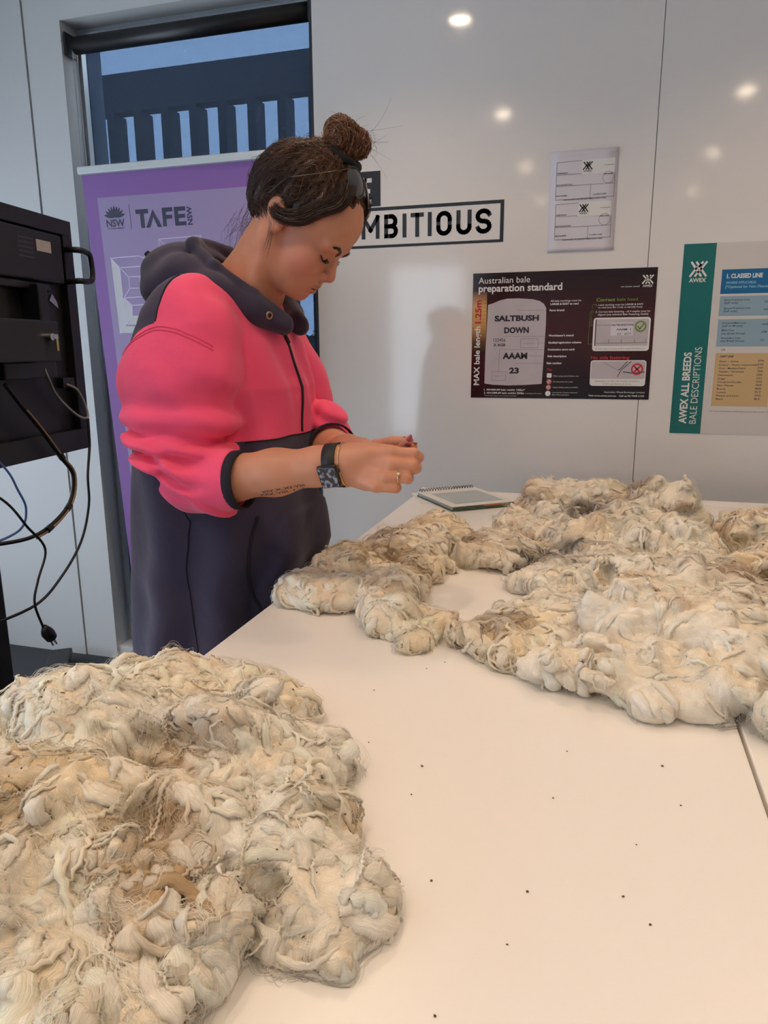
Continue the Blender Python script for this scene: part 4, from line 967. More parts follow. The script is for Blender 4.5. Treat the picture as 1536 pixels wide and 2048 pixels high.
def fleece(name, label, lumps, seed, amp=0.012, h=0.004, staples=800, hairs=22, npt=16, L=(0.035, 0.075), rad=0.00028, dirty=0.3, yellow=0.5, fuzz=6000, crimped=0, group=None, floor=TZ, spots=(), cuts=(), flecks=0, edge_x=None):
    rng = np.random.default_rng(seed)
    lumps = [np.array(l, f32) for l in lumps]
    def base(P):
        d = None
        for l in lumps:
            e = ell(P, l[:3], l[3:6])
            d = e if d is None else smin(d, e, 0.011)
        return d
    def fn(P):
        d = base(P)
        w = P + np.stack([vnoise(P * 18, seed + 21), vnoise(P * 18, seed + 22), vnoise(P * 18, seed + 23)], 1) * 0.012
        b0 = np.abs(vnoise(w * 12, seed + 10)); b1 = np.abs(vnoise(w * 24, seed + 11)); b2 = np.abs(vnoise(w * 50, seed + 12)); b3 = np.abs(vnoise(w * 110, seed + 13))
        d = d - amp * (b0 * 2.4 - 1.0) - amp * 0.85 * (b1 * 1.8 - 0.45) - amp * 0.50 * (b2 * 1.7 - 0.4) - amp * 0.22 * b3
        for (cx, cy, cz, ra, rb, rc) in cuts:
            d = smax(d, -(ell(P, (cx, cy, cz), (ra, rb, rc)) + 0.008 * vnoise(w * 30, seed + 17)), 0.010)
        return smax(d, floor - P[:, 2] + 0.0008, 0.002)
    A = np.array(lumps); lo = (A[:, :3] - A[:, 3:6]).min(0) - 0.035; hi = (A[:, :3] + A[:, 3:6]).max(0) + 0.035
    lo[2] = max(lo[2], floor - 0.01)
    keep = {}
    V, Q = grid_surface(fn, lo, hi, h, slack=1.8, keep=keep)
    fast = sampled(keep)
    root = thing(name, label, 'wool', (float(A[:, 0].mean()), float(A[:, 1].mean()), floor), group)
    o = np_mesh('fleece_mass', V, Q, M['fleece'], root)
    Vf = V.astype(f32)
    col = wool_color(Vf, seed, dirty, yellow, spots)
    c_attr(o, 'Col', col * np.array((0.93, 0.90, 0.86)))
    # sample roots on the upper surface
    T = V[Q]; nrm = np.cross(T[:, 2] - T[:, 0], T[:, 3] - T[:, 1]); ar = np.linalg.norm(nrm, axis=1) + 1e-12; nrm /= ar[:, None]
    cen = T.mean(1)
    wgt = ar * ((nrm[:, 2] > -0.55) & (cen[:, 2] > floor + 0.004)); wgt = wgt / wgt.sum()
    def roots(n):
        i = rng.choice(len(Q), n, p=wgt); a = rng.random((n, 2)); t = T[i]
        p = (t[:, 0] * ((1 - a[:, 0]) * (1 - a[:, 1]))[:, None] + t[:, 1] * (a[:, 0] * (1 - a[:, 1]))[:, None] + t[:, 2] * (a[:, 0] * a[:, 1])[:, None] + t[:, 3] * ((1 - a[:, 0]) * a[:, 1])[:, None])
        return p.astype(f32), nrm[i].astype(f32)
    def guides(p, n, lens, K, lift, curl, hug=0.75):
        """walk along the surface in a swirling direction field"""
        Np = len(p); G = np.empty((Np, K, 3), f32); G[:, 0] = p
        ang = vnoise(p * 9, seed + 31) * 5.0 + rng.normal(0, 0.5, Np)
        d = np.stack([np.cos(ang) * 0.75, np.sin(ang) * 0.75 - 0.2, np.full(Np, -0.8)], 1).astype(f32)
        d -= n * (d * n).sum(1, keepdims=True); d /= np.linalg.norm(d, axis=1, keepdims=True) + 1e-6
        turn = rng.normal(0, curl, Np)
        step = (lens / (K - 1))[:, None]
        q = p.copy()
        for k in range(1, K):
            g = sdf_grad(fast, q, 0.004); dist = fast(q)
            side = np.cross(g, d); d = d + side * (turn[:, None] * step * 1.0)
            tgt = lift * np.sin(np.pi * min(1.0, k / K * 1.25)) 
            d = d - g * ((d * g).sum(1, keepdims=True) * hug) + g * np.clip((tgt - dist) * 60, -0.6, 0.8)[:, None] * hug + np.array([0, 0, -0.05], f32)
            d /= np.linalg.norm(d, axis=1, keepdims=True) + 1e-6
            q = q + d * step
            q[:, 2] = np.maximum(q[:, 2], floor + 0.0015) if edge_x is None else np.where(q[:, 0] > edge_x - 0.002, np.maximum(q[:, 2], floor + 0.0015), q[:, 2])
            G[:, k] = q
        return G
    def locks(nm, nst, nh, K, lens, lift, curl, wid, tipw, wave_amp, wave_len, rad_, tipdark, hug=0.75):
        p, n = roots(nst); G = guides(p, n, lens, K, lift, curl, hug)
        Tn = np.gradient(G, axis=1); Tn /= np.linalg.norm(Tn, axis=2, keepdims=True) + 1e-9
        up = np.repeat(n[:, None], K, 1); S = np.cross(Tn, up); S /= np.linalg.norm(S, axis=2, keepdims=True) + 1e-9; U = np.cross(S, Tn)
        t = np.linspace(0, 1, K, dtype=f32)
        prof = (wid[:, None] * (np.sin(np.pi * np.clip(t * 0.85 + 0.15, 0, 1)) ** 0.7) * (1 - t) ** 0.35 + tipw).astype(f32)
        r = np.sqrt(rng.random((nst, nh))); th = rng.random((nst, nh)) * 2 * np.pi
        a = (r * np.cos(th))[:, :, None] * prof[:, None, :]; b = (r * np.sin(th) * 0.6)[:, :, None] * prof[:, None, :]
        s = t[None] * lens[:, None]
        ph = rng.random(nst)[:, None] * 6.28
        w = np.sin(s / wave_len[:, None] * 2 * np.pi + ph) * wave_amp[:, None] * np.clip(t * 6, 0, 1)
        w2 = np.cos(s / wave_len[:, None] * 2 * np.pi + ph) * wave_amp[:, None] * 0.6
        jit = np.cumsum(rng.normal(0, 1, (nst, nh, K)), 2) * 0.00022
        jit2 = np.cumsum(rng.normal(0, 1, (nst, nh, K)), 2) * 0.00022
        pts = G[:, None] + S[:, None] * (a + w[:, None] + jit)[..., None] + U[:, None] * (b + w2[:, None] + jit2)[..., None]
        if edge_x is None: pts[..., 2] = np.maximum(pts[..., 2], floor + 0.0006)
        else: pts[..., 2] = np.where(pts[..., 0] > edge_x - 0.001, np.maximum(pts[..., 2], floor + 0.0006), pts[..., 2])
        c0 = wool_color(p, seed, dirty, yellow, spots) * (1 + rng.normal(0, 0.07, (nst, 1)))
        lite = rng.random(nst) < 0.30
        c0[lite] = c0[lite] * 0.5 + WHITE * 0.5
        dk = (rng.random(nst) < tipdark)[:, None] * np.clip((t - 0.72) * 4.0, 0, 1)[None] * 0.85
        c = c0[:, None] * (1 - dk[..., None]) + BROWN * dk[..., None]
        c = np.repeat(c[:, None], nh, 1) * (1 + rng.normal(0, 0.13, (nst, nh, 1, 1)))
        gn = sdf_grad(fast, G.reshape(-1, 3), 0.006).reshape(nst, K, 3)
        cr_ = U[:, None] * np.sin(th)[:, :, None, None] * 0.20 + S[:, None] * np.cos(th)[:, :, None, None] * 0.30
        nvec = gn[:, None] + cr_; nvec = nvec / (np.linalg.norm(nvec, axis=3, keepdims=True) + 1e-6)
        rr = np.repeat(np.repeat((rad_ * (1 - 0.6 * t))[None, None], nst, 0), nh, 1)
        ob = hair_object(nm, pts.reshape(-1, K, 3), rr.reshape(-1, K), np.clip(c, 0, 0.97).reshape(-1, K, 3), M['fibre'], root, nvec.reshape(-1, K, 3))
        ob['kind'] = 'stuff'
        return ob
    U_ = rng.uniform
    def solid_locks(nm, nst, K, lens, lift, curl, wid, flat, wave_amp, wave_len, tipdark, hug=0.75, NS=9):
        """staples as tapered, grooved, slightly wavy ribbons of fibre lying on the mass"""
        p, n = roots(nst); G = guides(p, n, lens, K, lift, curl, hug)
        Tn = np.gradient(G, axis=1); Tn /= np.linalg.norm(Tn, axis=2, keepdims=True) + 1e-9
        up = sdf_grad(fast, G.reshape(-1, 3), 0.006).reshape(nst, K, 3)
        S = np.cross(Tn, up); S /= np.linalg.norm(S, axis=2, keepdims=True) + 1e-9; U = np.cross(S, Tn)
        t = np.linspace(0, 1, K, dtype=f32)
        prof = wid[:, None] * ((np.sin(np.pi * np.clip(t * 0.80 + 0.10, 0, 1)) ** 0.8) * (1 - t ** 3) ** 0.8 + 0.04)[None]
        s_ = t[None] * lens[:, None]; ph = rng.random(nst)[:, None] * 6.28
        w = np.sin(s_ / wave_len[:, None] * 2 * np.pi + ph) * wave_amp[:, None] * np.clip(t * 5, 0, 1)[None]
        th = np.arange(NS) / NS * 2 * np.pi
        gi = rng.random(nst) * 100
        gx = np.stack([np.cos(th)[None, None] * 1.6 + gi[:, None, None] + np.zeros((1, K, 1)), np.sin(th)[None, None] * 1.6 + np.zeros((nst, K, 1)), np.repeat((s_ * 22)[:, :, None], NS, 2) + gi[:, None, None]], -1).reshape(-1, 3).astype(f32)
        gr = (1 + 0.30 * vnoise(gx * 1.3, seed + 41) + 0.16 * vnoise(gx * 3.1, seed + 42)).reshape(nst, K, NS)
        rip = (1 + 0.10 * np.sin(s_ / (wave_len[:, None] * 0.5) * 2 * np.pi + ph))[:, :, None]
        x = np.cos(th)[None, None] * prof[:, :, None] * gr * rip + w[:, :, None]; y = np.sin(th)[None, None] * prof[:, :, None] * gr * flat[:, None, None] * rip + (w * 0.5)[:, :, None]
        pts = G[:, :, None] + S[:, :, None] * x[..., None] + U[:, :, None] * y[..., None]
        if edge_x is None: pts[..., 2] = np.maximum(pts[..., 2], floor + 0.0006)
        else: pts[..., 2] = np.where(pts[..., 0] > edge_x - 0.001, np.maximum(pts[..., 2], floor + 0.0006), pts[..., 2])
        idx = np.arange(nst * K * NS).reshape(nst, K, NS); nx = np.roll(idx, -1, axis=2)
        Qd = np.stack([idx[:, :-1], nx[:, :-1], nx[:, 1:], idx[:, 1:]], -1).reshape(-1, 4)
        c0 = wool_color(p, seed, dirty, yellow, spots) * (1 + rng.normal(0, 0.06, (nst, 1)))
        lite = rng.random(nst) < 0.35; c0[lite] = c0[lite] * 0.5 + WHITE * 0.5
        dk = (rng.random(nst) < tipdark)[:, None] * np.clip((t - 0.75) * 4.0, 0, 1)[None] * 0.8
        c = c0[:, None] * (1 - dk[..., None]) + BROWN * dk[..., None]
        c = np.repeat(c[:, :, None], NS, 2) * (0.90 + 0.10 * gr[..., None])
        ob = np_mesh(nm, pts.reshape(-1, 3), Qd, M['lock'], root)
        c_attr(ob, 'Col', np.clip(c, 0, 0.985).reshape(-1, 3))
        fa = np.stack([np.cos(th)[None, None] * 8.5 + gi[:, None, None] * 7 + np.zeros((1, K, 1)), np.sin(th)[None, None] * 8.5 + np.zeros((nst, K, 1)), np.repeat((s_ * 50)[:, :, None], NS, 2)], -1).reshape(-1, 3) * (wid.mean() / 0.006)
        at_ = ob.data.attributes.new('fib', 'FLOAT_VECTOR', 'POINT'); at_.data.foreach_set('vector', np.ascontiguousarray(fa, f32).ravel())
        ob['kind'] = 'stuff'
        return ob
    solid_locks('wool_locks', staples, npt, U_(L[0], L[1], staples), 0.0015, 20.0, U_(0.0035, 0.0120, staples), U_(0.32, 0.55, staples), U_(0.0003, 0.0014, staples), U_(0.008, 0.017, staples), 0.08 + dirty * 0.25)
    nl = staples // 3
    solid_locks('loose_locks', nl, npt + 4, U_(L[0] * 1.1, L[1] * 1.6, nl), 0.006, 34.0, U_(0.0012, 0.0040, nl), U_(0.5, 0.9, nl), U_(0.0006, 0.0020, nl), U_(0.007, 0.014, nl), 0.08 + dirty * 0.2, 0.6, 6)
    if crimped:
        solid_locks('crimped_strands', crimped, 64, U_(0.05, 0.10, crimped), 0.010, 24.0, U_(0.0009, 0.0017, crimped), U_(0.7, 1.0, crimped), U_(0.0007, 0.0011, crimped), U_(0.0045, 0.006, crimped), 0.05, 0.55, 6)
    locks('stray_fibres', staples, 9, npt, U_(L[0], L[1] * 1.2, staples), 0.0065, 26.0, U_(0.004, 0.012, staples), 0.003, U_(0.0003, 0.0014, staples), U_(0.009, 0.018, staples), rad * 0.62, 0.04, 0.65)
    # fine fuzz
    locks('fine_fuzz', fuzz // 3, 3, 8, U_(0.010, 0.030, fuzz // 3), 0.008, 70.0, np.full(fuzz // 3, 0.004), 0.004, U_(0.0, 0.001, fuzz // 3), U_(0.008, 0.02, fuzz // 3), rad * 0.5, 0.0, 0.3)
    if flecks:      # burrs, dung dust and seed caught in the fleece
        fp, fnn = roots(flecks); mbk = MB()
        for q_, n_ in zip(fp, fnn):
            a_ = Vector(rng.normal(size=3)).normalized(); l_ = rng.uniform(0.0006, 0.0024); w_ = rng.uniform(0.0004, 0.0010); c_ = Vector(map(float, q_ + n_ * 0.0035)); b_ = a_.orthogonal().normalized(); d_ = a_.cross(b_)
            mbk.add([c_ - a_ * l_, c_ + b_ * w_, c_ + d_ * w_, c_ - b_ * w_, c_ - d_ * w_, c_ + a_ * l_], [(0, 2, 1), (0, 3, 2), (0, 4, 3), (0, 1, 4), (5, 1, 2), (5, 2, 3), (5, 3, 4), (5, 4, 1)])
        ob = mbk.build('burrs', _crumb_mat, root); ob['kind'] = 'stuff'
    return root

def lump_field(rows, seed, r=(0.03, 0.055), n_extra=0, jit=0.012):
    rng = np.random.default_rng(seed); out = []
    for (x, y, zt, rx, ry) in rows:      # zt: height of the crest above the table
        out.append((x, y, TZ + zt * 0.42, rx, ry, zt * 0.58))
        for k in range(n_extra):
            a = rng.uniform(0, 6.28); q = rng.uniform(0.4, 0.95)
            s = rng.uniform(*r) * 0.75
            out.append((x + math.cos(a) * rx * q, y + math.sin(a) * ry * q, TZ + zt * rng.uniform(0.3, 0.75) * (1.1 - 0.5 * q), s, s * rng.uniform(0.8, 1.3), s * rng.uniform(0.6, 0.9)))
    return out

fleece('wool_fleece', 'big cream wool fleece heaped at the near corner, away from the other wool', lump_field([
    (-0.50, 0.72, 0.075, 0.10, 0.075), (-0.40, 0.74, 0.065, 0.075, 0.06), (-0.60, 0.66, 0.06, 0.085, 0.06), (-0.50, 0.58, 0.105, 0.10, 0.08), (-0.37, 0.62, 0.09, 0.08, 0.08),
    (-0.30, 0.63, 0.055, 0.055, 0.065), (-0.33, 0.51, 0.07, 0.08, 0.07), (-0.245, 0.52, 0.045, 0.045, 0.065), (-0.44, 0.47, 0.11, 0.09, 0.07), (-0.36, 0.40, 0.075, 0.09, 0.06), (-0.29, 0.41, 0.05, 0.06, 0.05),
    (-0.190, 0.455, 0.022, 0.035, 0.03), (-0.33, 0.33, 0.06, 0.08, 0.05), (-0.47, 0.36, 0.09, 0.10, 0.07), (-0.59, 0.50, 0.08, 0.08, 0.09)], 3, n_extra=3),
    11, amp=0.014, h=0.0035, staples=1100, hairs=26, npt=18, L=(0.025, 0.085), rad=0.00026, dirty=0.02, yellow=0.50, fuzz=8000, crimped=220, flecks=140,
    cuts=((-0.385, 0.555, 0.985, 0.055, 0.022, 0.030), (-0.345, 0.465, 0.965, 0.030, 0.022, 0.030), (-0.300, 0.405, 0.935, 0.022, 0.035, 0.025), (-0.50, 0.50, 1.00, 0.06, 0.015, 0.022), (-0.235, 0.455, 0.925, 0.022, 0.016, 0.020)),
    spots=((-0.385, 0.555, 0.032, (0.62, 0.44, 0.26)), (-0.345, 0.465, 0.028, (0.50, 0.34, 0.19)), (-0.30, 0.405, 0.030, (0.52, 0.36, 0.20)), (-0.42, 0.68, 0.02, (0.55, 0.40, 0.25)), (-0.47, 0.44, 0.03, (0.80, 0.62, 0.40))), edge_x=-0.56)  # spots at the cut hollows paint their shade into the wool colour
fleece('wool_fleece', 'yellowish wool fleece lying in front of the person between the two larger heaps', lump_field([
    (-0.505, 1.19, 0.05, 0.04, 0.06), (-0.45, 1.17, 0.055, 0.06, 0.07), (-0.47, 1.33, 0.06, 0.07, 0.10), (-0.38, 1.22, 0.055, 0.07, 0.09), (-0.40, 1.46, 0.07, 0.09, 0.11), (-0.36, 1.62, 0.07, 0.08, 0.10),
    (-0.32, 1.09, 0.045, 0.05, 0.05), (-0.26, 1.11, 0.022, 0.045, 0.025), (-0.27, 1.045, 0.022, 0.045, 0.025), (-0.34, 1.40, 0.05, 0.05, 0.08)], 5, n_extra=2),
    23, amp=0.011, staples=520, hairs=22, npt=14, L=(0.03, 0.07), rad=0.00034, dirty=0.22, yellow=0.85, fuzz=3500, flecks=50, spots=((-0.42, 1.36, 0.05, (0.50, 0.37, 0.22)), (-0.35, 1.30, 0.04, (0.60, 0.46, 0.28)), (-0.44, 1.50, 0.03, (0.46, 0.38, 0.31))), edge_x=-0.56)
fleece('wool_fleece', 'widest wool fleece with grey dirty patches, spread in front of the posters', lump_field([
    (-0.20, 1.55, 0.05, 0.09, 0.12), (-0.12, 1.75, 0.075, 0.12, 0.14), (-0.10, 1.90, 0.115, 0.10, 0.09), (0.00, 1.88, 0.12, 0.09, 0.09), (0.07, 1.75, 0.10, 0.10, 0.10), (0.13, 1.82, 0.145, 0.06, 0.06), (0.19, 1.82, 0.15, 0.045, 0.05),
    (0.02, 1.58, 0.085, 0.11, 0.13), (0.16, 1.60, 0.09, 0.10, 0.14), (-0.06, 1.38, 0.055, 0.075, 0.12), (0.07, 1.36, 0.075, 0.10, 0.12), (0.20, 1.38, 0.07, 0.09, 0.14), (-0.075, 1.20, 0.045, 0.045, 0.09), (0.0, 1.16, 0.05, 0.07, 0.10),
    (-0.15, 1.07, 0.03, 0.05, 0.04), (-0.08, 1.02, 0.03, 0.05, 0.05)], 7, n_extra=3),
    37, amp=0.013, h=0.004, staples=1250, hairs=22, npt=14, L=(0.03, 0.075), rad=0.00036, dirty=0.36, yellow=0.50, fuzz=6000, flecks=160, cuts=((0.02, 1.47, 0.985, 0.10, 0.02, 0.02), (-0.10, 1.62, 0.975, 0.08, 0.02, 0.025), (0.02, 1.27, 0.955, 0.02, 0.07, 0.02)),
    spots=((-0.02, 1.76, 0.055, (0.17, 0.14, 0.13)), (-0.10, 1.47, 0.06, (0.15, 0.14, 0.12)), (-0.27, 1.53, 0.05, (0.36, 0.25, 0.15)), (-0.15, 1.06, 0.035, (0.30, 0.22, 0.15)), (0.10, 1.84, 0.03, (0.35, 0.27, 0.21)), (-0.13, 1.80, 0.03, (0.40, 0.28, 0.18)), (0.24, 1.36, 0.05, (0.38, 0.27, 0.18))))
fleece('wool_fleece', 'clean puffy white wool fleece spilling over the joint between the tables', lump_field([
    (0.00, 0.955, 0.055, 0.075, 0.055), (0.065, 0.97, 0.065, 0.07, 0.06), (0.07, 1.10, 0.085, 0.10, 0.09), (0.16, 1.10, 0.095, 0.09, 0.10), (0.19, 1.00, 0.085, 0.06, 0.06), (0.145, 0.95, 0.065, 0.05, 0.045), (0.10, 0.915, 0.035, 0.03, 0.03), (0.10, 1.22, 0.075, 0.09, 0.08), (0.235, 1.12, 0.075, 0.05, 0.08)], 9, n_extra=3),
    53, amp=0.012, h=0.0035, staples=110, hairs=20, npt=14, L=(0.03, 0.06), rad=0.00028, dirty=-0.05, yellow=0.38, fuzz=9000, flecks=25)
fleece('wool_fleece', 'tan brown wool fleece on the second table, beside the widest heap', lump_field([
    (0.33, 1.78, 0.09, 0.07, 0.09), (0.40, 1.72, 0.11, 0.09, 0.10), (0.34, 1.55, 0.06, 0.07, 0.10), (0.43, 1.50, 0.07, 0.09, 0.10), (0.33, 1.34, 0.05, 0.06, 0.10), (0.42, 1.28, 0.06, 0.08, 0.10)], 13, n_extra=3),
    71, amp=0.012, staples=380, hairs=22, npt=14, L=(0.03, 0.07), rad=0.00036, dirty=0.50, yellow=0.8, fuzz=3000, flecks=40, spots=((0.31, 1.40, 0.06, (0.28, 0.18, 0.11)),))
fleece('wool_tuft', 'rounded cream wool tuft lying on the second table by the joint', lump_field([(0.222, 0.885, 0.055, 0.035, 0.035), (0.262, 0.90, 0.06, 0.04, 0.045)], 17, n_extra=1, r=(0.02, 0.03)),
    89, amp=0.006, h=0.003, staples=60, hairs=18, npt=14, L=(0.03, 0.05), rad=0.00024, dirty=0.05, yellow=0.5, fuzz=2500)
# ================================================================== THE PERSON
HO = np.array((-0.5773, 1.352, 1.5838), f32); HS = 1.068
HR = np.array([[0.765, -0.0523, 0.6419], [0.0401, 0.9986, 0.0336], [-0.6428, 0.0, 0.766]], f32)
def h_loc(P): return ((P - HO) @ HR) / HS
def h_wld(p): return HO + (np.asarray(p, f32) * HS) @ HR.T
def mir(p): return (p[0], -p[1], p[2])

def head_sdf(P):
    p = h_loc(P); a = p.copy(); a[:, 1] = -np.abs(a[:, 1])       # work on one side (right, y<0)
    d = ell(p, (-0.008, 0, 0.033), (0.096, 0.076, 0.086))
    d = smin(d, ell(p, (0.046, 0, 0.046), (0.053, 0.062, 0.052)), 0.03)
    d = smin(d, ell(p, (0.034, 0, -0.030), (0.057, 0.057, 0.074)), 0.025)
    d = smin(d, ell(p, (0.044, 0, -0.066), (0.043, 0.043, 0.034)), 0.02)
    d = smin(d, cone(a, (-0.006, -0.054, -0.046), (0.060, -0.020, -0.088), 0.015, 0.013), 0.022)
    d = smin(d, ell(p, (0.0735, 0, -0.0895), (0.0160, 0.0190, 0.0145)), 0.012)
    d = smin(d, ell(a, (0.060, -0.040, -0.028), (0.026, 0.022, 0.024)), 0.022)
    d = smin(d, ell(p, (0.0745, 0, -0.056), (0.0215, 0.029, 0.025)), 0.016)
    d = smin(d, ell(a, (0.0835, -0.024, 0.0150), (0.0130, 0.027, 0.0095)), 0.014)
    # eye socket, eyeball under lowered lid
    d = smax(d, -ell(a, (0.0975, -0.0290, -0.0070), (0.0135, 0.0175, 0.0105)), 0.010)
    d = smin(d, ell(a, (0.0755, -0.0300, -0.0080), (0.0122, 0.0155, 0.0115)), 0.003)
    d = smax(d, -cone(a, (0.0895, -0.0175, -0.0005), (0.0815, -0.0440, 0.0005), 0.0012, 0.0010), 0.003)     # lid crease
    # nose
    d = smin(d, cone(p, (0.0895, 0, -0.002), (0.1035, 0, -0.0300), 0.0070, 0.0088), 0.008)
    d = smin(d, sph(p, (0.1048, 0, -0.0345), 0.0083), 0.004)
    d = smin(d, ell(a, (0.0955, -0.0115, -0.0395), (0.0095, 0.0065, 0.0078)), 0.004)
    d = smax(d, -ell(a, (0.1005, -0.0066, -0.0485), (0.0058, 0.0032, 0.0042)), 0.002)
    # lips
    d = smin(d, ell(p, (0.0890, 0, -0.0598), (0.0083, 0.0200, 0.0055)), 0.004)
    d = smin(d, ell(p, (0.0890, 0, -0.0730), (0.0083, 0.0180, 0.0060)), 0.004)
    d = smax(d, -ell(p, (0.0980, 0, -0.0664), (0.0090, 0.0235, 0.0012)), 0.0016)
    d = smax(d, -ell(p, (0.0985, 0, -0.0812), (0.0070, 0.018, 0.0035)), 0.005)
    # ear
    E = rotm('Y', -26)
    e = ell(a, (-0.0085, -0.0745, -0.0010), (0.0165, 0.0070, 0.0290), E)
    e = smin(e, ell(a, (-0.0135, -0.0795, 0.0050), (0.0155, 0.0055, 0.0205), E), 0.004)
    e = smax(e, -ell(a, (-0.0075, -0.0870, -0.0010), (0.0092, 0.0070, 0.0165), E), 0.003)
    e = smin(e, ell(a, (0.0035, -0.0755, -0.0170), (0.0068, 0.0045, 0.0075)), 0.004)
    d = smin(d, e, 0.006)
    return d * HS
NECK = [(-0.735, 1.36, 1.400), (-0.690, 1.358, 1.470), (-0.634, 1.354, 1.545)]
def neck_sdf(P):
    d = chain(P, NECK, [0.070, 0.060, 0.057], 0.02)
    d = smin(d, cone(P, (-0.665, 1.30, 1.43), h_wld((-0.012, -0.058, -0.035)), 0.016, 0.012), 0.03)     # sternomastoid
    d = smin(d, cone(P, (-0.665, 1.41, 1.43), h_wld((-0.012, 0.058, -0.035)), 0.016, 0.012), 0.03)
    return d
def upper_sdf(P): return smin(head_sdf(P), neck_sdf(P), 0.024)

# ---- arms and hands ------------------------------------------------------
def finger(P, pts, r0, r1):
    rs = [r0 + (r1 - r0) * i / (len(pts) - 1) for i in range(len(pts))]
    return chain(P, pts, rs, 0.003)
R_ELB, R_WR = (-0.700, 1.128, 1.120), (-0.408, 1.118, 1.166)
R_FING = {
    'index':  [(-0.372, 1.122, 1.186), (-0.325, 1.112, 1.189), (-0.289, 1.121, 1.187), (-0.287, 1.146, 1.178), (-0.303, 1.160, 1.182)],
    'middle': [(-0.372, 1.112, 1.174), (-0.320, 1.099, 1.172), (-0.287, 1.110, 1.1695), (-0.289, 1.137, 1.161), (-0.310, 1.150, 1.164)],
    'ring':   [(-0.374, 1.106, 1.160), (-0.326, 1.090, 1.153), (-0.295, 1.099, 1.1515), (-0.299, 1.126, 1.145), (-0.322, 1.140, 1.146)],
    'little': [(-0.378, 1.104, 1.148), (-0.342, 1.086, 1.137), (-0.312, 1.093, 1.1350), (-0.315, 1.113, 1.131), (-0.334, 1.126, 1.131)]}
R_THUMB = [(-0.386, 1.138, 1.168), (-0.352, 1.158, 1.176), (-0.320, 1.160, 1.189), (-0.303, 1.145, 1.205)]
def r_arm(P):
    d = chain(P, [R_ELB, (-0.62, 1.122, 1.133), (-0.53, 1.118, 1.147), (-0.45, 1.117, 1.161), R_WR, (-0.392, 1.116, 1.168)], [0.041, 0.0405, 0.0375, 0.0305, 0.0280, 0.029], 0.02)
    pal = ell(P, (-0.356, 1.112, 1.166), (0.056, 0.0185, 0.038), rotm('Y', 4) @ rotm('X', -16))
    pal = smin(pal, chain(P, [(-0.395, 1.114, 1.172), (-0.362, 1.106, 1.187), (-0.325, 1.110, 1.189)], [0.020, 0.012, 0.0105], 0.01), 0.012)
    pal = smin(pal, chain(P, [(-0.398, 1.120, 1.152), (-0.370, 1.113, 1.142), (-0.342, 1.090, 1.139)], [0.018, 0.014, 0.010], 0.01), 0.012)
    d = smin(d, pal, 0.016)
    for k, (nm, pts) in enumerate(R_FING.items()):
        r0 = (0.0098, 0.0100, 0.0094, 0.0084)[k]
        d = smin(d, finger(P, pts, r0 * 1.08, r0 * 0.86), 0.0065)
    d = smin(d, finger(P, R_THUMB, 0.0125, 0.0080), 0.005)
    return d
L_ELB, L_WR = (-0.650, 1.560, 1.130), (-0.432, 1.262, 1.160)
L_FING = [[(-0.392, 1.222, 1.175), (-0.350, 1.196, 1.186), (-0.318, 1.180, 1.190), (-0.302, 1.168, 1.192)],
          [(-0.388, 1.216, 1.165), (-0.345, 1.192, 1.172), (-0.318, 1.178, 1.170), (-0.316, 1.168, 1.166)],
          [(-0.388, 1.214, 1.155), (-0.350, 1.192, 1.156), (-0.328, 1.176, 1.150), (-0.334, 1.164, 1.146)],
          [(-0.392, 1.212, 1.145), (-0.362, 1.192, 1.142), (-0.345, 1.176, 1.136), (-0.350, 1.166, 1.132)]]
L_THUMB = [(-0.405, 1.215, 1.170), (-0.372, 1.186, 1.190), (-0.338, 1.166, 1.200), (-0.312, 1.154, 1.203)]
def l_arm(P):
    d = chain(P, [L_ELB, (-0.55, 1.43, 1.145), (-0.47, 1.315, 1.156), L_WR, (-0.42, 1.245, 1.163)], [0.044, 0.042, 0.032, 0.028, 0.029], 0.02)
    d = smin(d, chain(P, [(-0.425, 1.250, 1.163), (-0.395, 1.220, 1.163), (-0.36, 1.197, 1.165)], [0.026, 0.027, 0.020], 0.015), 0.015)
    for k, pts in enumerate(L_FING):
        r0 = (0.0094, 0.0096, 0.0090, 0.0082)[k]; d = smin(d, finger(P, pts, r0, r0 * 0.82), 0.0042)
    return smin(d, finger(P, L_THUMB, 0.0115, 0.0078), 0.005)
def trunk(P):
    d = ell(P, (-0.755, 1.36, 1.20), (0.105, 0.150, 0.24)); d = smin(d, ell(P, (-0.765, 1.36, 0.96), (0.115, 0.160, 0.15)), 0.06)
    d = smin(d, cone(P, (-0.735, 1.20, 1.385), (-0.735, 1.52, 1.385), 0.060, 0.060), 0.05)
    d = smin(d, cone(P, (-0.735, 1.36, 1.38), (-0.70, 1.36, 1.45), 0.065, 0.055), 0.03)
    for s, elb in ((1.19, R_ELB), (1.53, L_ELB)):
        d = smin(d, cone(P, (-0.735, s, 1.375), elb, 0.036, 0.030), 0.02)
    for y in (1.275, 1.445):
        d = smin(d, chain(P, [(-0.765, y, 0.90), (-0.765, y, 0.50), (-0.785, y, 0.09)], [0.082, 0.056, 0.040], 0.03), 0.03)
        d = smin(d, ell(P, (-0.745, y, 0.045), (0.115, 0.042, 0.035)), 0.03)
    return d
parts = [grid_surface(upper_sdf, (-0.86, 1.20, 1.395), (-0.38, 1.50, 1.76), 0.0019),
         grid_surface(r_arm, (-0.76, 1.055, 1.05), (-0.262, 1.20, 1.235), 0.0021),
         grid_surface(l_arm, (-0.71, 1.13, 1.07), (-0.28, 1.62, 1.225), 0.0026),
         grid_surface(trunk, (-0.95, 1.05, 0.0), (-0.55, 1.68, 1.50), 0.010)]
VV = []; QQ = []; n0 = 0
for v, q in parts: VV.append(v); QQ.append(q + n0); n0 += len(v)
VV = np.concatenate(VV); QQ = np.concatenate(QQ)
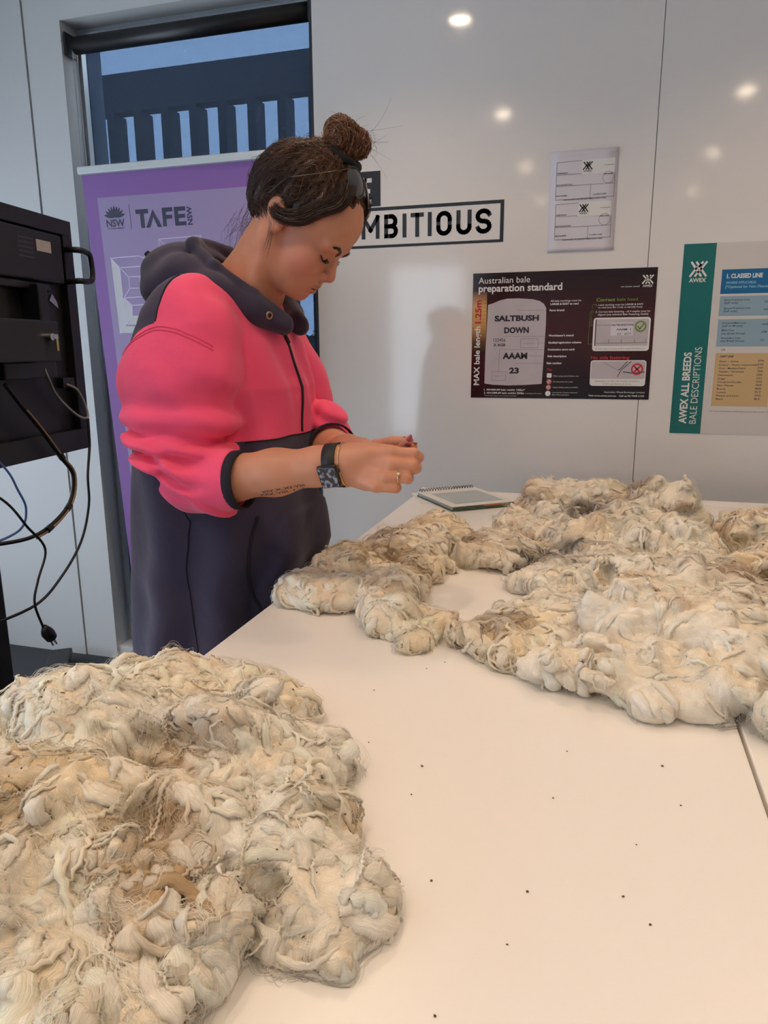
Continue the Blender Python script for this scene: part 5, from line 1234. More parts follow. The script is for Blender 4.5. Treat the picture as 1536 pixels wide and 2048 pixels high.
person = thing('person', 'person in a pink and navy hooded sweatshirt, head bent over a wool lock', 'person', (-0.765, 1.36, 0.0))

# skin: attribute-driven lips, flush and hairline stubble; fine pores
sk = bpy.data.materials.new('skin'); sk.use_nodes = True
nt = sk.node_tree; b = nt.nodes['Principled BSDF']
b.inputs['Roughness'].default_value = 0.46; b.inputs['Specular IOR Level'].default_value = 0.35
b.inputs['Subsurface Weight'].default_value = 0.12; b.inputs['Subsurface Radius'].default_value = (0.012, 0.004, 0.002); b.inputs['Subsurface Scale'].default_value = 0.5
at = nt.nodes.new('ShaderNodeAttribute'); at.attribute_name = 'Col'
tc = nt.nodes.new('ShaderNodeTexCoord'); nz = nt.nodes.new('ShaderNodeTexNoise'); nz.inputs['Scale'].default_value = 420
bp = nt.nodes.new('ShaderNodeBump'); bp.inputs['Strength'].default_value = 0.12; bp.inputs['Distance'].default_value = 0.001
nt.links.new(tc.outputs['Object'], nz.inputs['Vector']); nt.links.new(nz.outputs['Fac'], bp.inputs['Height']); nt.links.new(bp.outputs['Normal'], b.inputs['Normal'])
nt.links.new(at.outputs['Color'], b.inputs['Base Color'])
body = np_mesh('body', VV, QQ, sk, person)
Pv = VV.astype(f32); lp = h_loc(Pv)
base = np.array((0.60, 0.27, 0.165), f32); col = np.tile(base, (len(Pv), 1))
col *= (1 + 0.05 * vnoise(Pv * 60, 3) + 0.05 * vnoise(Pv * 18, 4))[:, None]
def blend(mask, c):
    global col
    col = col * (1 - mask[:, None]) + np.array(c, f32) * mask[:, None]
def gsm(p, c, r): return np.exp(-(((p - np.array(c, f32)) / np.array(r, f32)) ** 2).sum(1))
al = lp.copy(); al[:, 1] = -np.abs(al[:, 1])
onhead = (np.abs(lp) < 0.16).all(1)
blend(onhead * 0.45 * gsm(al, (0.06, -0.045, -0.03), (0.05, 0.03, 0.03)), (0.62, 0.19, 0.15))
blend(onhead * 0.5 * gsm(lp, (0.105, 0, -0.035), (0.02, 0.02, 0.012)), (0.60, 0.19, 0.15))
blend(onhead * 0.5 * gsm(al, (-0.006, -0.08, 0.01), (0.02, 0.012, 0.03)), (0.66, 0.20, 0.12))
lipm = np.clip(1.6 * gsm(lp, (0.094, 0, -0.0600), (0.02, 0.0195, 0.0050)) ** 0.8 - 0.5, 0, 1) + np.clip(1.6 * gsm(lp, (0.094, 0, -0.0730), (0.02, 0.0175, 0.0058)) ** 0.8 - 0.5, 0, 1)
blend(onhead * np.clip(lipm, 0, 1) * 0.9, (0.36, 0.085, 0.085))
blend(onhead * 0.75 * gsm(lp, (0.100, 0, -0.0664), (0.014, 0.0225, 0.0013)), (0.16, 0.05, 0.045))
blend(onhead * 0.7 * gsm(al, (0.1005, -0.0066, -0.0480), (0.005, 0.004, 0.004)), (0.14, 0.05, 0.04))
blend(onhead * 0.35 * gsm(al, (0.090, -0.030, -0.012), (0.02, 0.018, 0.009)), (0.48, 0.20, 0.14))
blend(onhead * 0.75 * np.clip((lp[:, 0] < 0.02) * gsm(al, (-0.045, -0.06, 0.02), (0.05, 0.06, 0.025)), 0, 1), (0.28, 0.17, 0.13))     # short stubble above the ear
for c_ in ((0.062, -0.05, 0.028), (0.03, -0.058, -0.04), (0.068, -0.035, -0.075)): blend(onhead * 0.8 * gsm(lp, c_, (0.0016,) * 3), (0.2, 0.08, 0.05))
c_attr(body, 'Col', np.clip(col, 0, 1))

def cast(fn, lp, x0=0.135, it=40):
    """march face-local points (y,z kept) from in front of the face back onto the skin; returns world points"""
    q = np.array(lp, f32); q[:, 0] = x0
    for _ in range(it):
        q[:, 0] -= np.clip(fn(h_wld(q)) * 0.8, -0.01, 0.01) / HS
    return h_wld(q)
# ---- eyes, brows, lashes -------------------------------------------------
def hairs_on(fn, name, starts, ends, n, K, rad, colr, parent, seed, off=0.0006, spread=0.002, sag=0.0, mtl=None):
    """fine hairs from start curve to end curve, hugging an implicit surface"""
    rng = np.random.default_rng(seed)
    t = np.linspace(0, 1, K, dtype=f32)
    P = starts[:, None] * (1 - t)[None, :, None] + ends[:, None] * t[None, :, None]
    sh = P.shape; q = P.reshape(-1, 3).astype(f32)
    q = project(fn, q, off, 3).reshape(sh)
    c = np.tile(np.array(colr, f32), (sh[0], K, 1)) * (1 + rng.normal(0, 0.25, (sh[0], 1, 1)))
    o = hair_object(name, q, np.tile(rad * (1 - 0.7 * t), (sh[0], 1)), np.clip(c, 0, 1), mtl or M['hairmat'], parent); o['kind'] = 'stuff'
    return o
hm = bpy.data.materials.new('brown_hair'); hm.use_nodes = True
nt = hm.node_tree; b = nt.nodes['Principled BSDF']; at = nt.nodes.new('ShaderNodeAttribute'); at.attribute_name = 'Col'
nt.links.new(at.outputs['Color'], b.inputs['Base Color']); b.inputs['Roughness'].default_value = 0.38; b.inputs['Specular IOR Level'].default_value = 0.45
M['hairmat'] = hm
rng = np.random.default_rng(77)
for side in (-1, 1):
    bc = [(0.0958, -0.011, 0.0075), (0.0925, -0.020, 0.0130), (0.0859, -0.032, 0.0175), (0.0766, -0.046, 0.0145)]
    bs = np.array([list(v) for v in spline(bc, 60)], f32); n = 700
    i = rng.integers(0, len(bs) - 6, n)
    st = bs[i] + rng.normal(0, 1, (n, 3)) * np.array((0.0006, 0.0005, 0.0021)) * (1 - 0.5 * i / len(bs))[:, None]; en = bs[np.minimum(i + 9, len(bs) - 1)] + rng.normal(0, 0.0006, (n, 3)) + np.array((0, 0, 0.0012))
    if side > 0: st[:, 1] *= -1; en[:, 1] *= -1
    t = np.linspace(0, 1, 5, dtype=f32)
    Pb = (st[:, None] * (1 - t)[None, :, None] + en[:, None] * t[None, :, None]).reshape(-1, 3)
    Pb = (cast(upper_sdf, Pb) + (HR @ np.array((0.0014, 0, 0), f32))).reshape(n, 5, 3)
    o = hair_object('eyebrow', Pb, np.tile(0.00038 * (1 - 0.6 * t), (n, 1)), np.tile(np.array((0.035, 0.018, 0.012)), (n, 5, 1)), hm, body); o['kind'] = 'stuff'
    # lash line along the lowered lid
    lc = np.array([list(v) for v in spline([(0.0871, -0.0155, -0.0105), (0.0890, -0.0250, -0.0145), (0.0850, -0.0360, -0.0135), (0.0765, -0.0450, -0.0080)], 60)], f32); n = 110
    i = rng.integers(0, len(lc), n); st = lc[i]; en = st + np.array((0.0070, -0.0015, -0.0035), f32) + rng.normal(0, 0.0007, (n, 3)) + np.outer((i / len(lc)) ** 2, (-0.003, -0.006, 0.003))
    if side > 0: st = st * (1, -1, 1); en = en * (1, -1, 1)
    t = np.linspace(0, 1, 5, dtype=f32)
    stw = cast(upper_sdf, st); dv = h_wld(en) - h_wld(st)
    Pl = stw[:, None] + dv[:, None] * t[None, :, None] + (h_wld((0, 0, 0.0016)) - h_wld((0, 0, 0)))[None, None] * (t ** 2)[None, :, None] * 1.0
    o = hair_object('eyelashes', Pl, np.tile(0.00025 * (1 - 0.6 * t), (n, 1)), np.full((n, 5, 3), 0.015), hm, body); o['kind'] = 'stuff'
    # dark slit of the eye under the lid
    sl = cast(upper_sdf, np.array([(x, y * (1 if side < 0 else -1), z) for x, y, z in lc[::4]], f32))
    MB().tube([Vector(map(float, q)) for q in sl], [0.0004] + [0.0014] * (len(sl) - 2) + [0.0004], 6).build('eye_slit', mat('eye_dark', (0.03, 0.018, 0.015), 0.25), body, True)

# ---- hair ---------------------------------------------------------------
HLX = np.array([-0.16, -0.10, -0.065, -0.048, -0.030, -0.014, 0.000, 0.018, 0.034, 0.050, 0.068, 0.088, 0.12]); HLZ = np.array([-0.072, -0.068, -0.060, -0.020, 0.014, 0.020, 0.008, 0.008, 0.024, 0.054, 0.079, 0.089, 0.10])
HEAD_LOC_BUN = np.array((-0.010, 0.0, 0.158), f32)
def cap_raw(p):
    d = ell(p, (-0.014, 0, 0.036), (0.1000, 0.0830, 0.0935))
    d = smin(d, ell(p, (0.044, 0, 0.056), (0.0570, 0.0660, 0.0500)), 0.02)
    return smin(d, ell(p, (-0.006, 0, 0.124), (0.036, 0.034, 0.020)), 0.03)
def hair_sdf(P):
    p = h_loc(P); a = p.copy(); a[:, 1] = -np.abs(a[:, 1])
    d = cap_raw(p)
    q = p - HEAD_LOC_BUN; th = np.arctan2(q[:, 1], q[:, 0]); el = np.arctan2(q[:, 2] + 0.12, np.hypot(q[:, 0], q[:, 1]) + 1e-6)
    d = d - 0.0015 * np.sin(th * 30 + 3 * vnoise(p * 30, 8)) - 0.0030 * vnoise(np.stack([th * 5, el * 2, th * 0], 1).astype(f32), 9) - 0.0016 * np.sin(th * 11 + 2 * vnoise(p * 20, 4))
    zh = np.interp(p[:, 0], HLX, HLZ).astype(f32) + 0.004 * vnoise(p * 60, 5)
    up = p[:, 2] - zh
    d = d + 0.011 * np.exp(-np.clip(up, 0, 1) / 0.010)          # thins out into the hairline
    d = smax(d, -up * 0.75, 0.003)
    return d * HS
def scalp_sdf(P): return np.minimum(hair_sdf(P), head_sdf(P))
hv, hq = grid_surface(hair_sdf, (-0.76, 1.20, 1.46), (-0.38, 1.50, 1.77), 0.0024)
hairm = bpy.data.materials.new('hair_mass'); hairm.use_nodes = True
nt = hairm.node_tree; b = nt.nodes['Principled BSDF']; b.inputs['Roughness'].default_value = 0.45; at = nt.nodes.new('ShaderNodeAttribute'); at.attribute_name = 'Col'; nt.links.new(at.outputs['Color'], b.inputs['Base Color'])
hair = np_mesh('hair', hv, hq, hairm, person)
hl = h_loc(hv.astype(f32))
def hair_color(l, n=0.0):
    w = np.clip((l[:, 2] - 0.05) / 0.09, 0, 1) * 0.65 + 0.15 + n  # lighter towards the top: highlights painted into the hair colour
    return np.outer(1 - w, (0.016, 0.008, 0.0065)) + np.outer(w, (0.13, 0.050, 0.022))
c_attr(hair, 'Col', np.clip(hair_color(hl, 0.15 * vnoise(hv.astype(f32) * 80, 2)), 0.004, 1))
# strands swept up to the bun
LOCK = [(0.060, -0.062, 0.080), (0.045, -0.0720, 0.052), (0.030, -0.0775, 0.024), (0.012, -0.0805, 0.008), (-0.006, -0.0835, 0.002)]
n = 5200; K = 16; rng = np.random.default_rng(21)
i = rng.choice(len(hv), n); st = h_loc(hv[i].astype(f32)); _al = st.copy(); _al[:, 1] = -np.abs(_al[:, 1])
st = st[(st[:, 2] - np.interp(st[:, 0], HLX, HLZ) > 0.006) & (cap_raw(st) > -0.004) & (chain(_al, LOCK[1:], [0.011] * 4, 0.01) > 0)]; n = len(st)
bb = HEAD_LOC_BUN + np.array((0.0, 0, -0.030), f32)
dirs = st - bb; en = bb + dirs / (np.linalg.norm(dirs, axis=1, keepdims=True) + 1e-6) * 0.018
st2 = st + dirs / (np.linalg.norm(dirs, axis=1, keepdims=True) + 1e-6) * rng.uniform(0.0, 0.0065, (n, 1))
t = np.linspace(0, 1, K, dtype=f32)
P_ = st2[:, None] * (1 - t)[None, :, None] + en[:, None] * t[None, :, None]
q = h_wld(P_.reshape(-1, 3))
q = project(scalp_sdf, q, 0.0007, 3).reshape(n, K, 3)
q += (rng.normal(0, 0.0007, (n, 1, 3)) + np.cumsum(rng.normal(0, 0.00035, (n, K, 3)), 1)) * 1.0
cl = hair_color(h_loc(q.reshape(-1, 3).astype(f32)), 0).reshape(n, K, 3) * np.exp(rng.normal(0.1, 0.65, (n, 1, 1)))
o = hair_object('swept_strands', q, np.tile(0.00038 * (1 - 0.3 * t), (n, 1)), np.clip(cl, 0.004, 0.5), hm, hair); o['kind'] = 'stuff'
# side lock in front of the ear
for sd in (1, -1):
    gl = np.array([list(v) for v in spline([(0.050, -0.046, 0.110)] + LOCK + [(-0.020, -0.084, 0.006)], 48)], f32); gl[:, 1] *= sd; nl_ = 1000; Kl = len(gl)
    w_ = np.interp(np.linspace(0, 1, Kl), [0, 0.25, 0.55, 0.8, 1], [0.012, 0.0090, 0.0075, 0.006, 0.005]).astype(f32)
    a_ = rng.random(nl_) * 6.283; r_ = np.sqrt(rng.uniform(0.05, 1.25, nl_))
    tg = np.gradient(gl, axis=0); tg /= np.linalg.norm(tg, axis=1, keepdims=True); sv_ = np.cross(tg, np.array((0, 1, 0), f32)); sv_ /= np.linalg.norm(sv_, axis=1, keepdims=True); uv_ = np.cross(tg, sv_)
    Pl = gl[None] + sv_[None] * (np.cos(a_) * r_ * 1.5 )[:, None, None] * w_[None, :, None] + uv_[None] * (np.sin(a_) * r_ * 0.9)[:, None, None] * w_[None, :, None] + np.cumsum(rng.normal(0, 0.00032, (nl_, Kl, 3)), 1)
    t0 = rng.uniform(0.0, 0.35, nl_); t1 = rng.uniform(0.55, 1.0, nl_); tt = (t0[:, None] + (t1 - t0)[:, None] * np.linspace(0, 1, Kl)[None]) * (Kl - 1)
    i0 = np.minimum(tt.astype(int), Kl - 2); fr_ = (tt - i0)[..., None]; ii_ = np.arange(nl_)[:, None]
    Pl = Pl[ii_, i0] * (1 - fr_) + Pl[ii_, i0 + 1] * fr_
    cl = np.tile(np.array((0.034, 0.015, 0.010)), (nl_, Kl, 1)) * np.exp(rng.normal(0, 0.7, (nl_, 1, 1)))
    o = hair_object('side_lock', h_wld(Pl.reshape(-1, 3)).reshape(nl_, Kl, 3), np.full((nl_, Kl), 0.0003), np.clip(cl, 0.004, 0.4), hm, hair); o['kind'] = 'stuff'
# bun: twisted coil of strands
BC = HEAD_LOC_BUN + np.array((-0.004, 0, 0.000), f32)
def bun_sdf(P):
    p = h_loc(P); d = ell(p, BC, (0.030, 0.032, 0.026))
    d = smin(d, ell(p, BC + np.array((0.022, 0.004, 0.010), f32), (0.019, 0.020, 0.018)), 0.006)
    d = smin(d, ell(p, BC + np.array((-0.016, -0.006, 0.008), f32), (0.022, 0.020, 0.020)), 0.006)
    return (d - 0.0032 * np.sin(np.arctan2(p[:, 2] - BC[2], p[:, 0] - BC[0]) * 3 + p[:, 1] * 260 + vnoise(p * 50, 3) * 3)) * HS
bv, bq = grid_surface(bun_sdf, tuple(h_wld(BC) - 0.065), tuple(h_wld(BC) + 0.065), 0.0022)
bun = np_mesh('hair_bun', bv, bq, hairm, hair); c_attr(bun, 'Col', np.clip(hair_color(h_loc(bv.astype(f32)), 0.05), 0.004, 1))
n = 1500; K = 22
ax = rng.normal(0, 1, (n, 3)) * 0.45 + np.array((0.25, 1.0, 0.2)); ax /= np.linalg.norm(ax, axis=1, keepdims=True)
u = np.cross(ax, rng.normal(0, 1, (n, 3))); u /= np.linalg.norm(u, axis=1, keepdims=True); v = np.cross(ax, u)
a0 = rng.random(n) * 6.28; sp = rng.uniform(1.2, 3.0, n)
ang = a0[:, None] + sp[:, None] * np.linspace(0, 1, K)[None]
off = rng.uniform(-0.018, 0.018, n)
P_ = BC + ax[:, None] * off[:, None, None] + 0.03 * (u[:, None] * np.cos(ang)[..., None] + v[:, None] * np.sin(ang)[..., None])
q = project(bun_sdf, h_wld(P_.reshape(-1, 3)), 0.0009, 4).reshape(n, K, 3) + rng.normal(0, 0.0013, (n, 1, 3)) + np.cumsum(rng.normal(0, 0.0004, (n, K, 3)), 1)
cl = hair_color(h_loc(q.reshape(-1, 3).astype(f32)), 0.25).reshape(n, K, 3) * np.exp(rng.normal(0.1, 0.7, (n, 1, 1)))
o = hair_object('bun_strands', q, np.full((n, K), 0.0004), np.clip(cl, 0.004, 0.5), hm, hair); o['kind'] = 'stuff'
# loose wisps: nape curls and flyaways from the bun
W = []
for k in range(46):
    s0 = np.array((rng.uniform(-0.092, -0.06), rng.uniform(-0.055, 0.03), rng.uniform(-0.065, -0.02))); L_ = rng.uniform(0.03, 0.075)
    ph = rng.uniform(0, 6.28); T_ = np.linspace(0, 1, 20); rr_ = rng.uniform(0.003, 0.009)
    dwn = HR.T @ np.array((-0.55, 0, -0.8)); dwn = dwn / np.linalg.norm(dwn)
    W.append(s0 + np.outer(T_ * L_, dwn) + np.stack([np.sin(T_ * 7 + ph) * rr_ * T_, np.cos(T_ * 5 + ph) * rr_ * T_, np.cos(T_ * 7 + ph) * rr_ * T_], 1))
for k in range(40):
    s0 = BC + rng.normal(0, 1, 3) * np.array((0.012, 0.012, 0.006)) + np.array((0.012, 0, 0.016)); d_ = rng.normal(0, 1, 3) * 0.5 + np.array((0.8, 0, 0.55)); d_ /= np.linalg.norm(d_)
    T_ = np.linspace(0, 1, 20); L_ = rng.uniform(0.02, 0.065); bend = rng.normal(0, 0.5, 3)
    W.append(s0 + np.outer(T_ * L_, d_) + np.outer((T_ * L_) ** 2 * 14, bend - d_ * 0.4))
for k in range(26):      # fine hairs lifting off the crown and behind the ear
    s0 = np.array((rng.uniform(-0.11, 0.02), rng.uniform(-0.07, 0.02), 0.0)); s0[2] = 0.036 + 0.090 * math.sqrt(max(0.05, 1 - ((s0[0] + 0.014) / 0.10) ** 2 - (s0[1] / 0.083) ** 2))
    d_ = rng.normal(0, 1, 3); d_ += s0 * 8; d_ /= np.linalg.norm(d_); T_ = np.linspace(0, 1, 20); L_ = rng.uniform(0.01, 0.03)
    W.append(s0 + np.outer(T_ * L_, d_) + np.outer((T_ * L_) ** 2 * 20, rng.normal(0, 0.6, 3)))
for k in range(14):      # strands falling behind the ear
    s0 = np.array((-0.026, -0.074, 0.0)) + rng.normal(0, 0.004, 3); T_ = np.linspace(0, 1, 20)
    d_ = HR.T @ np.array((-0.12, -0.1, -1.0)); L_ = rng.uniform(0.05, 0.085)
    W.append(s0 + np.outer(T_ * L_, d_ / np.linalg.norm(d_)) + np.outer(np.sin(T_ * 3.1 + rng.uniform(-0.3, 0.3)), (0.006, -0.002, 0.0)))
W = np.array(W, f32); Wq = h_wld(W.reshape(-1, 3)).reshape(W.shape)
o = hair_object('loose_wisps', Wq, np.tile(np.linspace(0.00026, 0.00012, 20), (len(W), 1)), np.tile(np.array((0.05, 0.024, 0.015)), (len(W), 20, 1)), hm, hair); o['kind'] = 'stuff'
# black hair tie
zt = h_loc(h_wld((0, 0, 0))[None])[0]
upv = HEAD_LOC_BUN / np.linalg.norm(HEAD_LOC_BUN)
tie = MB()
cyc = []
tcn = HEAD_LOC_BUN + np.array((0.006, 0, -0.026), f32)
for k in range(28):
    a_ = 2 * math.pi * k / 28
    cyc.append(Vector(map(float, h_wld(tcn + np.array((0.031 * math.cos(a_), 0.031 * math.sin(a_), 0.0024 * math.sin(7 * a_) + 0.10 * 0.031 * math.cos(a_)), f32)))))
tie.tube(cyc, [0.0095 + 0.0014 * math.sin(k * 2.2) for k in range(28)], 10, closed=True)
tie.build('hair_tie', mat('black_cotton', (0.006, 0.006, 0.007), 0.9), hair, True)

# ---- hoodie ---------------------------------------------------------------
TZs = np.array([0.60, 0.70, 0.86, 0.90, 0.955, 1.02, 1.10, 1.19, 1.28, 1.36, 1.42, 1.47]); CY = 1.36
TF = np.array([-0.580, -0.580, -0.578, -0.576, -0.560, -0.566, -0.578, -0.585, -0.585, -0.607, -0.635, -0.665])      # front
TB = np.array([-0.958, -0.955, -0.945, -0.943, -0.940, -0.936, -0.930, -0.925, -0.915, -0.890, -0.860, -0.820])      # back
TW = np.array([0.215, 0.213, 0.210, 0.210, 0.209, 0.207, 0.205, 0.203, 0.202, 0.200, 0.185, 0.150])
def torso(P):
    z = P[:, 2]; fx = np.interp(z, TZs, TF).astype(f32); bx_ = np.interp(z, TZs, TB).astype(f32); w = np.interp(z, TZs, TW).astype(f32)
    cx = (fx + bx_) / 2; a = (fx - bx_) / 2
    u = (P[:, 0] - cx) / a; v = (P[:, 1] - CY) / w
    r = (np.abs(u) ** 2.3 + np.abs(v) ** 2.3) ** (1 / 2.3)
    th = np.arctan2(v, u)
    d = (r - 1) * np.minimum(a, w) * 0.93
    low = np.clip((1.15 - z) / 0.4, 0, 1)
    d = d - (0.0035 + 0.006 * low) * np.sin(th * 9 + 2.0 * vnoise(P * 4, 61)) * np.clip((1.38 - z) / 0.3, 0, 1) - 0.004 * vnoise(P * 13, 62)
    d = d - 0.0045 * np.sin((P[:, 1] * 1.0 + (z - 1.3) * 0.35) * 70 + 1.2 * vnoise(P * 6, 63)) * np.clip((P[:, 0] + 0.70) / 0.05, 0, 1) * np.exp(-((z - 1.29) / 0.08) ** 2)
    # pouch pocket, slightly proud
    pk = smax(smax(np.abs(z - 0.93) - 0.115, np.abs(P[:, 1] - CY) - (0.150 - 0.28 * np.clip(z - 0.90, 0, 1)), 0.01), -(P[:, 0] + 0.70), 0.01)
    d = d - 0.007 * np.clip(-pk / 0.006, 0, 1)
    d = smax(d, 0.635 - z, 0.01); d = smax(d, z - 1.475, 0.03)
    sh = chain(P, [(-0.735, 1.20, 1.405), (-0.735, 1.36, 1.440), (-0.735, 1.52, 1.405)], [0.066, 0.072, 0.066], 0.03)
    d = smin(d, sh, 0.05)
    return d
def sleeve(P, left=False):
    q = P.copy()
    if left: q[:, 1] = 2 * CY - q[:, 1]
    d = ell(q, (-0.728, 1.195, 1.385), (0.094, 0.075, 0.075))
    d = smin(d, ell(q, (-0.738, 1.165, 1.298), (0.117, 0.090, 0.092), rotm('Y', -8)), 0.05)
    d = smin(d, ell(q, (-0.732, 1.155, 1.232), (0.112, 0.086, 0.040), rotm('Y', 4)), 0.012)
    d = smin(d, cone(q, (-0.735, 1.165, 1.28), (-0.700, 1.130, 1.130), 0.080, 0.056), 0.006)
    # stacked folds pushed up above the elbow
    for (c, r, ry) in (((-0.727, 1.145, 1.186), (0.108, 0.084, 0.0215), 8), ((-0.712, 1.138, 1.150), (0.100, 0.080, 0.0190), 12), ((-0.690, 1.132, 1.140), (0.092, 0.073, 0.0150), 32), ((-0.682, 1.130, 1.112), (0.078, 0.066, 0.0150), 40)):
        d = smin(d, ell(q, c, r, rotm('Y', ry)), 0.0028)
    d = smin(d, cone(q, (-0.698, 1.128, 1.123), (-0.595, 1.117, 1.131), 0.061, 0.0520), 0.008)
    ax = (q[:, 0] + 0.7) * 0.35 + (q[:, 2] - 1.15)
    qt = np.clip((-0.625 - q[:, 0]) / 0.05, 0, 1)
    d = d - qt * (0.0055 * np.sin(ax * 190 + 2.5 * vnoise(q * 16, 71)) * np.exp(-((q[:, 2] - 1.15) / 0.055) ** 2) + 0.004 * vnoise(q * 14, 72) + 0.0018 * vnoise(q * 40, 73))
    # diagonal drag folds on the upper sleeve
    d = d - 0.005 * np.sin((q[:, 0] * 0.8 + q[:, 2]) * 62 + 1.5) * np.exp(-((q[:, 2] - 1.27) / 0.07) ** 2) * np.clip((q[:, 0] + 0.78) / 0.1, 0, 1)
    d = smax(d, (q[:, 0] + 0.603) * 1.0 + (q[:, 2] - 1.12) * 0.10, 0.004)
    d = smax(d, -cone(q, (-0.625, 1.118, 1.129), (-0.57, 1.117, 1.134), 0.0440, 0.0455), 0.003)
    return d
def lsleeve(P):
    d = chain(P, [(-0.735, 1.53, 1.385), (-0.715, 1.565, 1.28), (-0.68, 1.570, 1.20)], [0.080, 0.090, 0.088], 0.04)
    d = smin(d, chain(P, [(-0.67, 1.568, 1.165), (-0.62, 1.53, 1.14), (-0.575, 1.47, 1.148)], [0.075, 0.066, 0.056], 0.02), 0.02)
    d = smin(d, ell(P, (-0.580, 1.470, 1.195), (0.055, 0.050, 0.050)), 0.02)
    d = d - 0.005 * np.sin((P[:, 2] + P[:, 0] * 0.4) * 170 + 2 * vnoise(P * 15, 81)) * np.exp(-((P[:, 2] - 1.17) / 0.06) ** 2) - 0.004 * vnoise(P * 14, 82)
    return d
def hoodie_sdf(P):
    return smin(smin(torso(P), sleeve(P), 0.008), lsleeve(P), 0.010)
gv, gq = grid_surface(hoodie_sdf, (-1.02, 1.02, 0.62), (-0.50, 1.70, 1.52), 0.0044)
Pg = gv.astype(f32)
dt, ds, dl = torso(Pg), sleeve(Pg), lsleeve(Pg)
xb = -0.748 + 0.10 * np.clip(Pg[:, 2] - 1.40, 0, 0.1)
pan_t = np.minimum(Pg[:, 2] - 1.186, Pg[:, 0] - xb)
zs = 1.398 - np.where(Pg[:, 0] < -0.735, 7.0, 2.6) * (Pg[:, 0] + 0.735) ** 2
pan_r = np.minimum(dt - ds, zs - Pg[:, 2]); pan_l = np.minimum(dt - dl, zs - Pg[:, 2])
panel = np.maximum(np.maximum(pan_t, pan_r), pan_l)
hmz = bpy.data.materials.new('sweatshirt_fleece'); hmz.use_nodes = True
nt = hmz.node_tree; b = nt.nodes['Principled BSDF']; b.inputs['Roughness'].default_value = 0.92; b.inputs['Sheen Weight'].default_value = 0.18; b.inputs['Sheen Roughness'].default_value = 0.5; b.inputs['Specular IOR Level'].default_value = 0.15
at = nt.nodes.new('ShaderNodeAttribute'); at.attribute_name = 'panel'
gt = nt.nodes.new('ShaderNodeMath'); gt.operation = 'GREATER_THAN'; gt.inputs[1].default_value = 0.0; nt.links.new(at.outputs['Fac'], gt.inputs[0])
tc = nt.nodes.new('ShaderNodeTexCoord')
nz = nt.nodes.new('ShaderNodeTexNoise'); nz.inputs['Scale'].default_value = 9; nz.inputs['Detail'].default_value = 5; nt.links.new(tc.outputs['Object'], nz.inputs['Vector'])
def twotone(c):
    m_ = nt.nodes.new('ShaderNodeMix'); m_.data_type = 'RGBA'; m_.inputs[6].default_value = (*[x * 1.12 for x in c], 1); m_.inputs[7].default_value = (*[x * 0.88 for x in c], 1); nt.links.new(nz.outputs['Fac'], m_.inputs[0]); return m_.outputs[2]
NAVY = (0.052, 0.043, 0.075); PINK = (0.92, 0.095, 0.21)
mx = nt.nodes.new('ShaderNodeMix'); mx.data_type = 'RGBA'; nt.links.new(gt.outputs[0], mx.inputs[0]); nt.links.new(twotone(NAVY), mx.inputs[6]); nt.links.new(twotone(PINK), mx.inputs[7]); nt.links.new(mx.outputs[2], b.inputs['Base Color'])
n2 = nt.nodes.new('ShaderNodeTexNoise'); n2.inputs['Scale'].default_value = 900; nt.links.new(tc.outputs['Object'], n2.inputs['Vector'])
n3 = nt.nodes.new('ShaderNodeTexNoise'); n3.inputs['Scale'].default_value = 38; n3.inputs['Detail'].default_value = 3; nt.links.new(tc.outputs['Object'], n3.inputs['Vector'])
bp1 = nt.nodes.new('ShaderNodeBump'); bp1.inputs['Strength'].default_value = 0.25; bp1.inputs['Distance'].default_value = 0.001; nt.links.new(n2.outputs['Fac'], bp1.inputs['Height'])
bp2 = nt.nodes.new('ShaderNodeBump'); bp2.inputs['Strength'].default_value = 0.35; bp2.inputs['Distance'].default_value = 0.004; nt.links.new(n3.outputs['Fac'], bp2.inputs['Height']); nt.links.new(bp1.outputs['Normal'], bp2.inputs['Normal']); nt.links.new(bp2.outputs['Normal'], b.inputs['Normal'])
hoodie = np_mesh('hoodie', gv, gq, hmz, person); f_attr(hoodie, 'panel', panel)
M['navycloth'] = mat('navy_fleece', NAVY, 0.92, var=0.12, vscale=9, bump=0.25, bscale=900, spec=0.15, sheen=0.18)
M['navydark'] = mat('navy_rib', (0.028, 0.024, 0.034), 0.9, var=0.1, bump=0.3, bscale=600, spec=0.15)
# hood lying on the shoulders
def hood_sdf(P):
    a = P.copy(); a[:, 1] = CY - np.abs(a[:, 1] - CY)
    d = ell(a, (-0.795, 1.36, 1.462), (0.108, 0.140, 0.080), rotm('Y', 30))
    d = smin(d, ell(a, (-0.815, 1.345, 1.488), (0.080, 0.085, 0.066), rotm('Y', 40)), 0.03)
    d = smin(d, chain(a, [(-0.775, 1.262, 1.485), (-0.705, 1.246, 1.456), (-0.640, 1.272, 1.424), (-0.598, 1.322, 1.398)], [0.048, 0.033, 0.024, 0.018], 0.02), 0.015)
    rim = chain(a, [(-0.592, 1.325, 1.408), (-0.640, 1.278, 1.450), (-0.705, 1.258, 1.502), (-0.765, 1.290, 1.545), (-0.800, 1.36, 1.560)], [0.009, 0.011, 0.012, 0.013, 0.013], 0.01)
    # fold valley between rim and hood body
    d = smin(d, rim, 0.008)
    d = d - 0.0022 * np.sin((a[:, 0] * 0.45 - a[:, 2]) * 95 + 1.0 + vnoise(P * 9, 91)) * np.clip((-0.70 - a[:, 0]) / 0.06, 0, 1) - 0.0022 * vnoise(P * 13, 92)
    d = smax(d, -cone(a, (-0.725, 1.36, 1.42), (-0.640, 1.355, 1.60), 0.074, 0.090), 0.012)
    d = smax(d, -ell(a, (-0.605, 1.36, 1.43), (0.040, 0.040, 0.070)), 0.01)
    return d
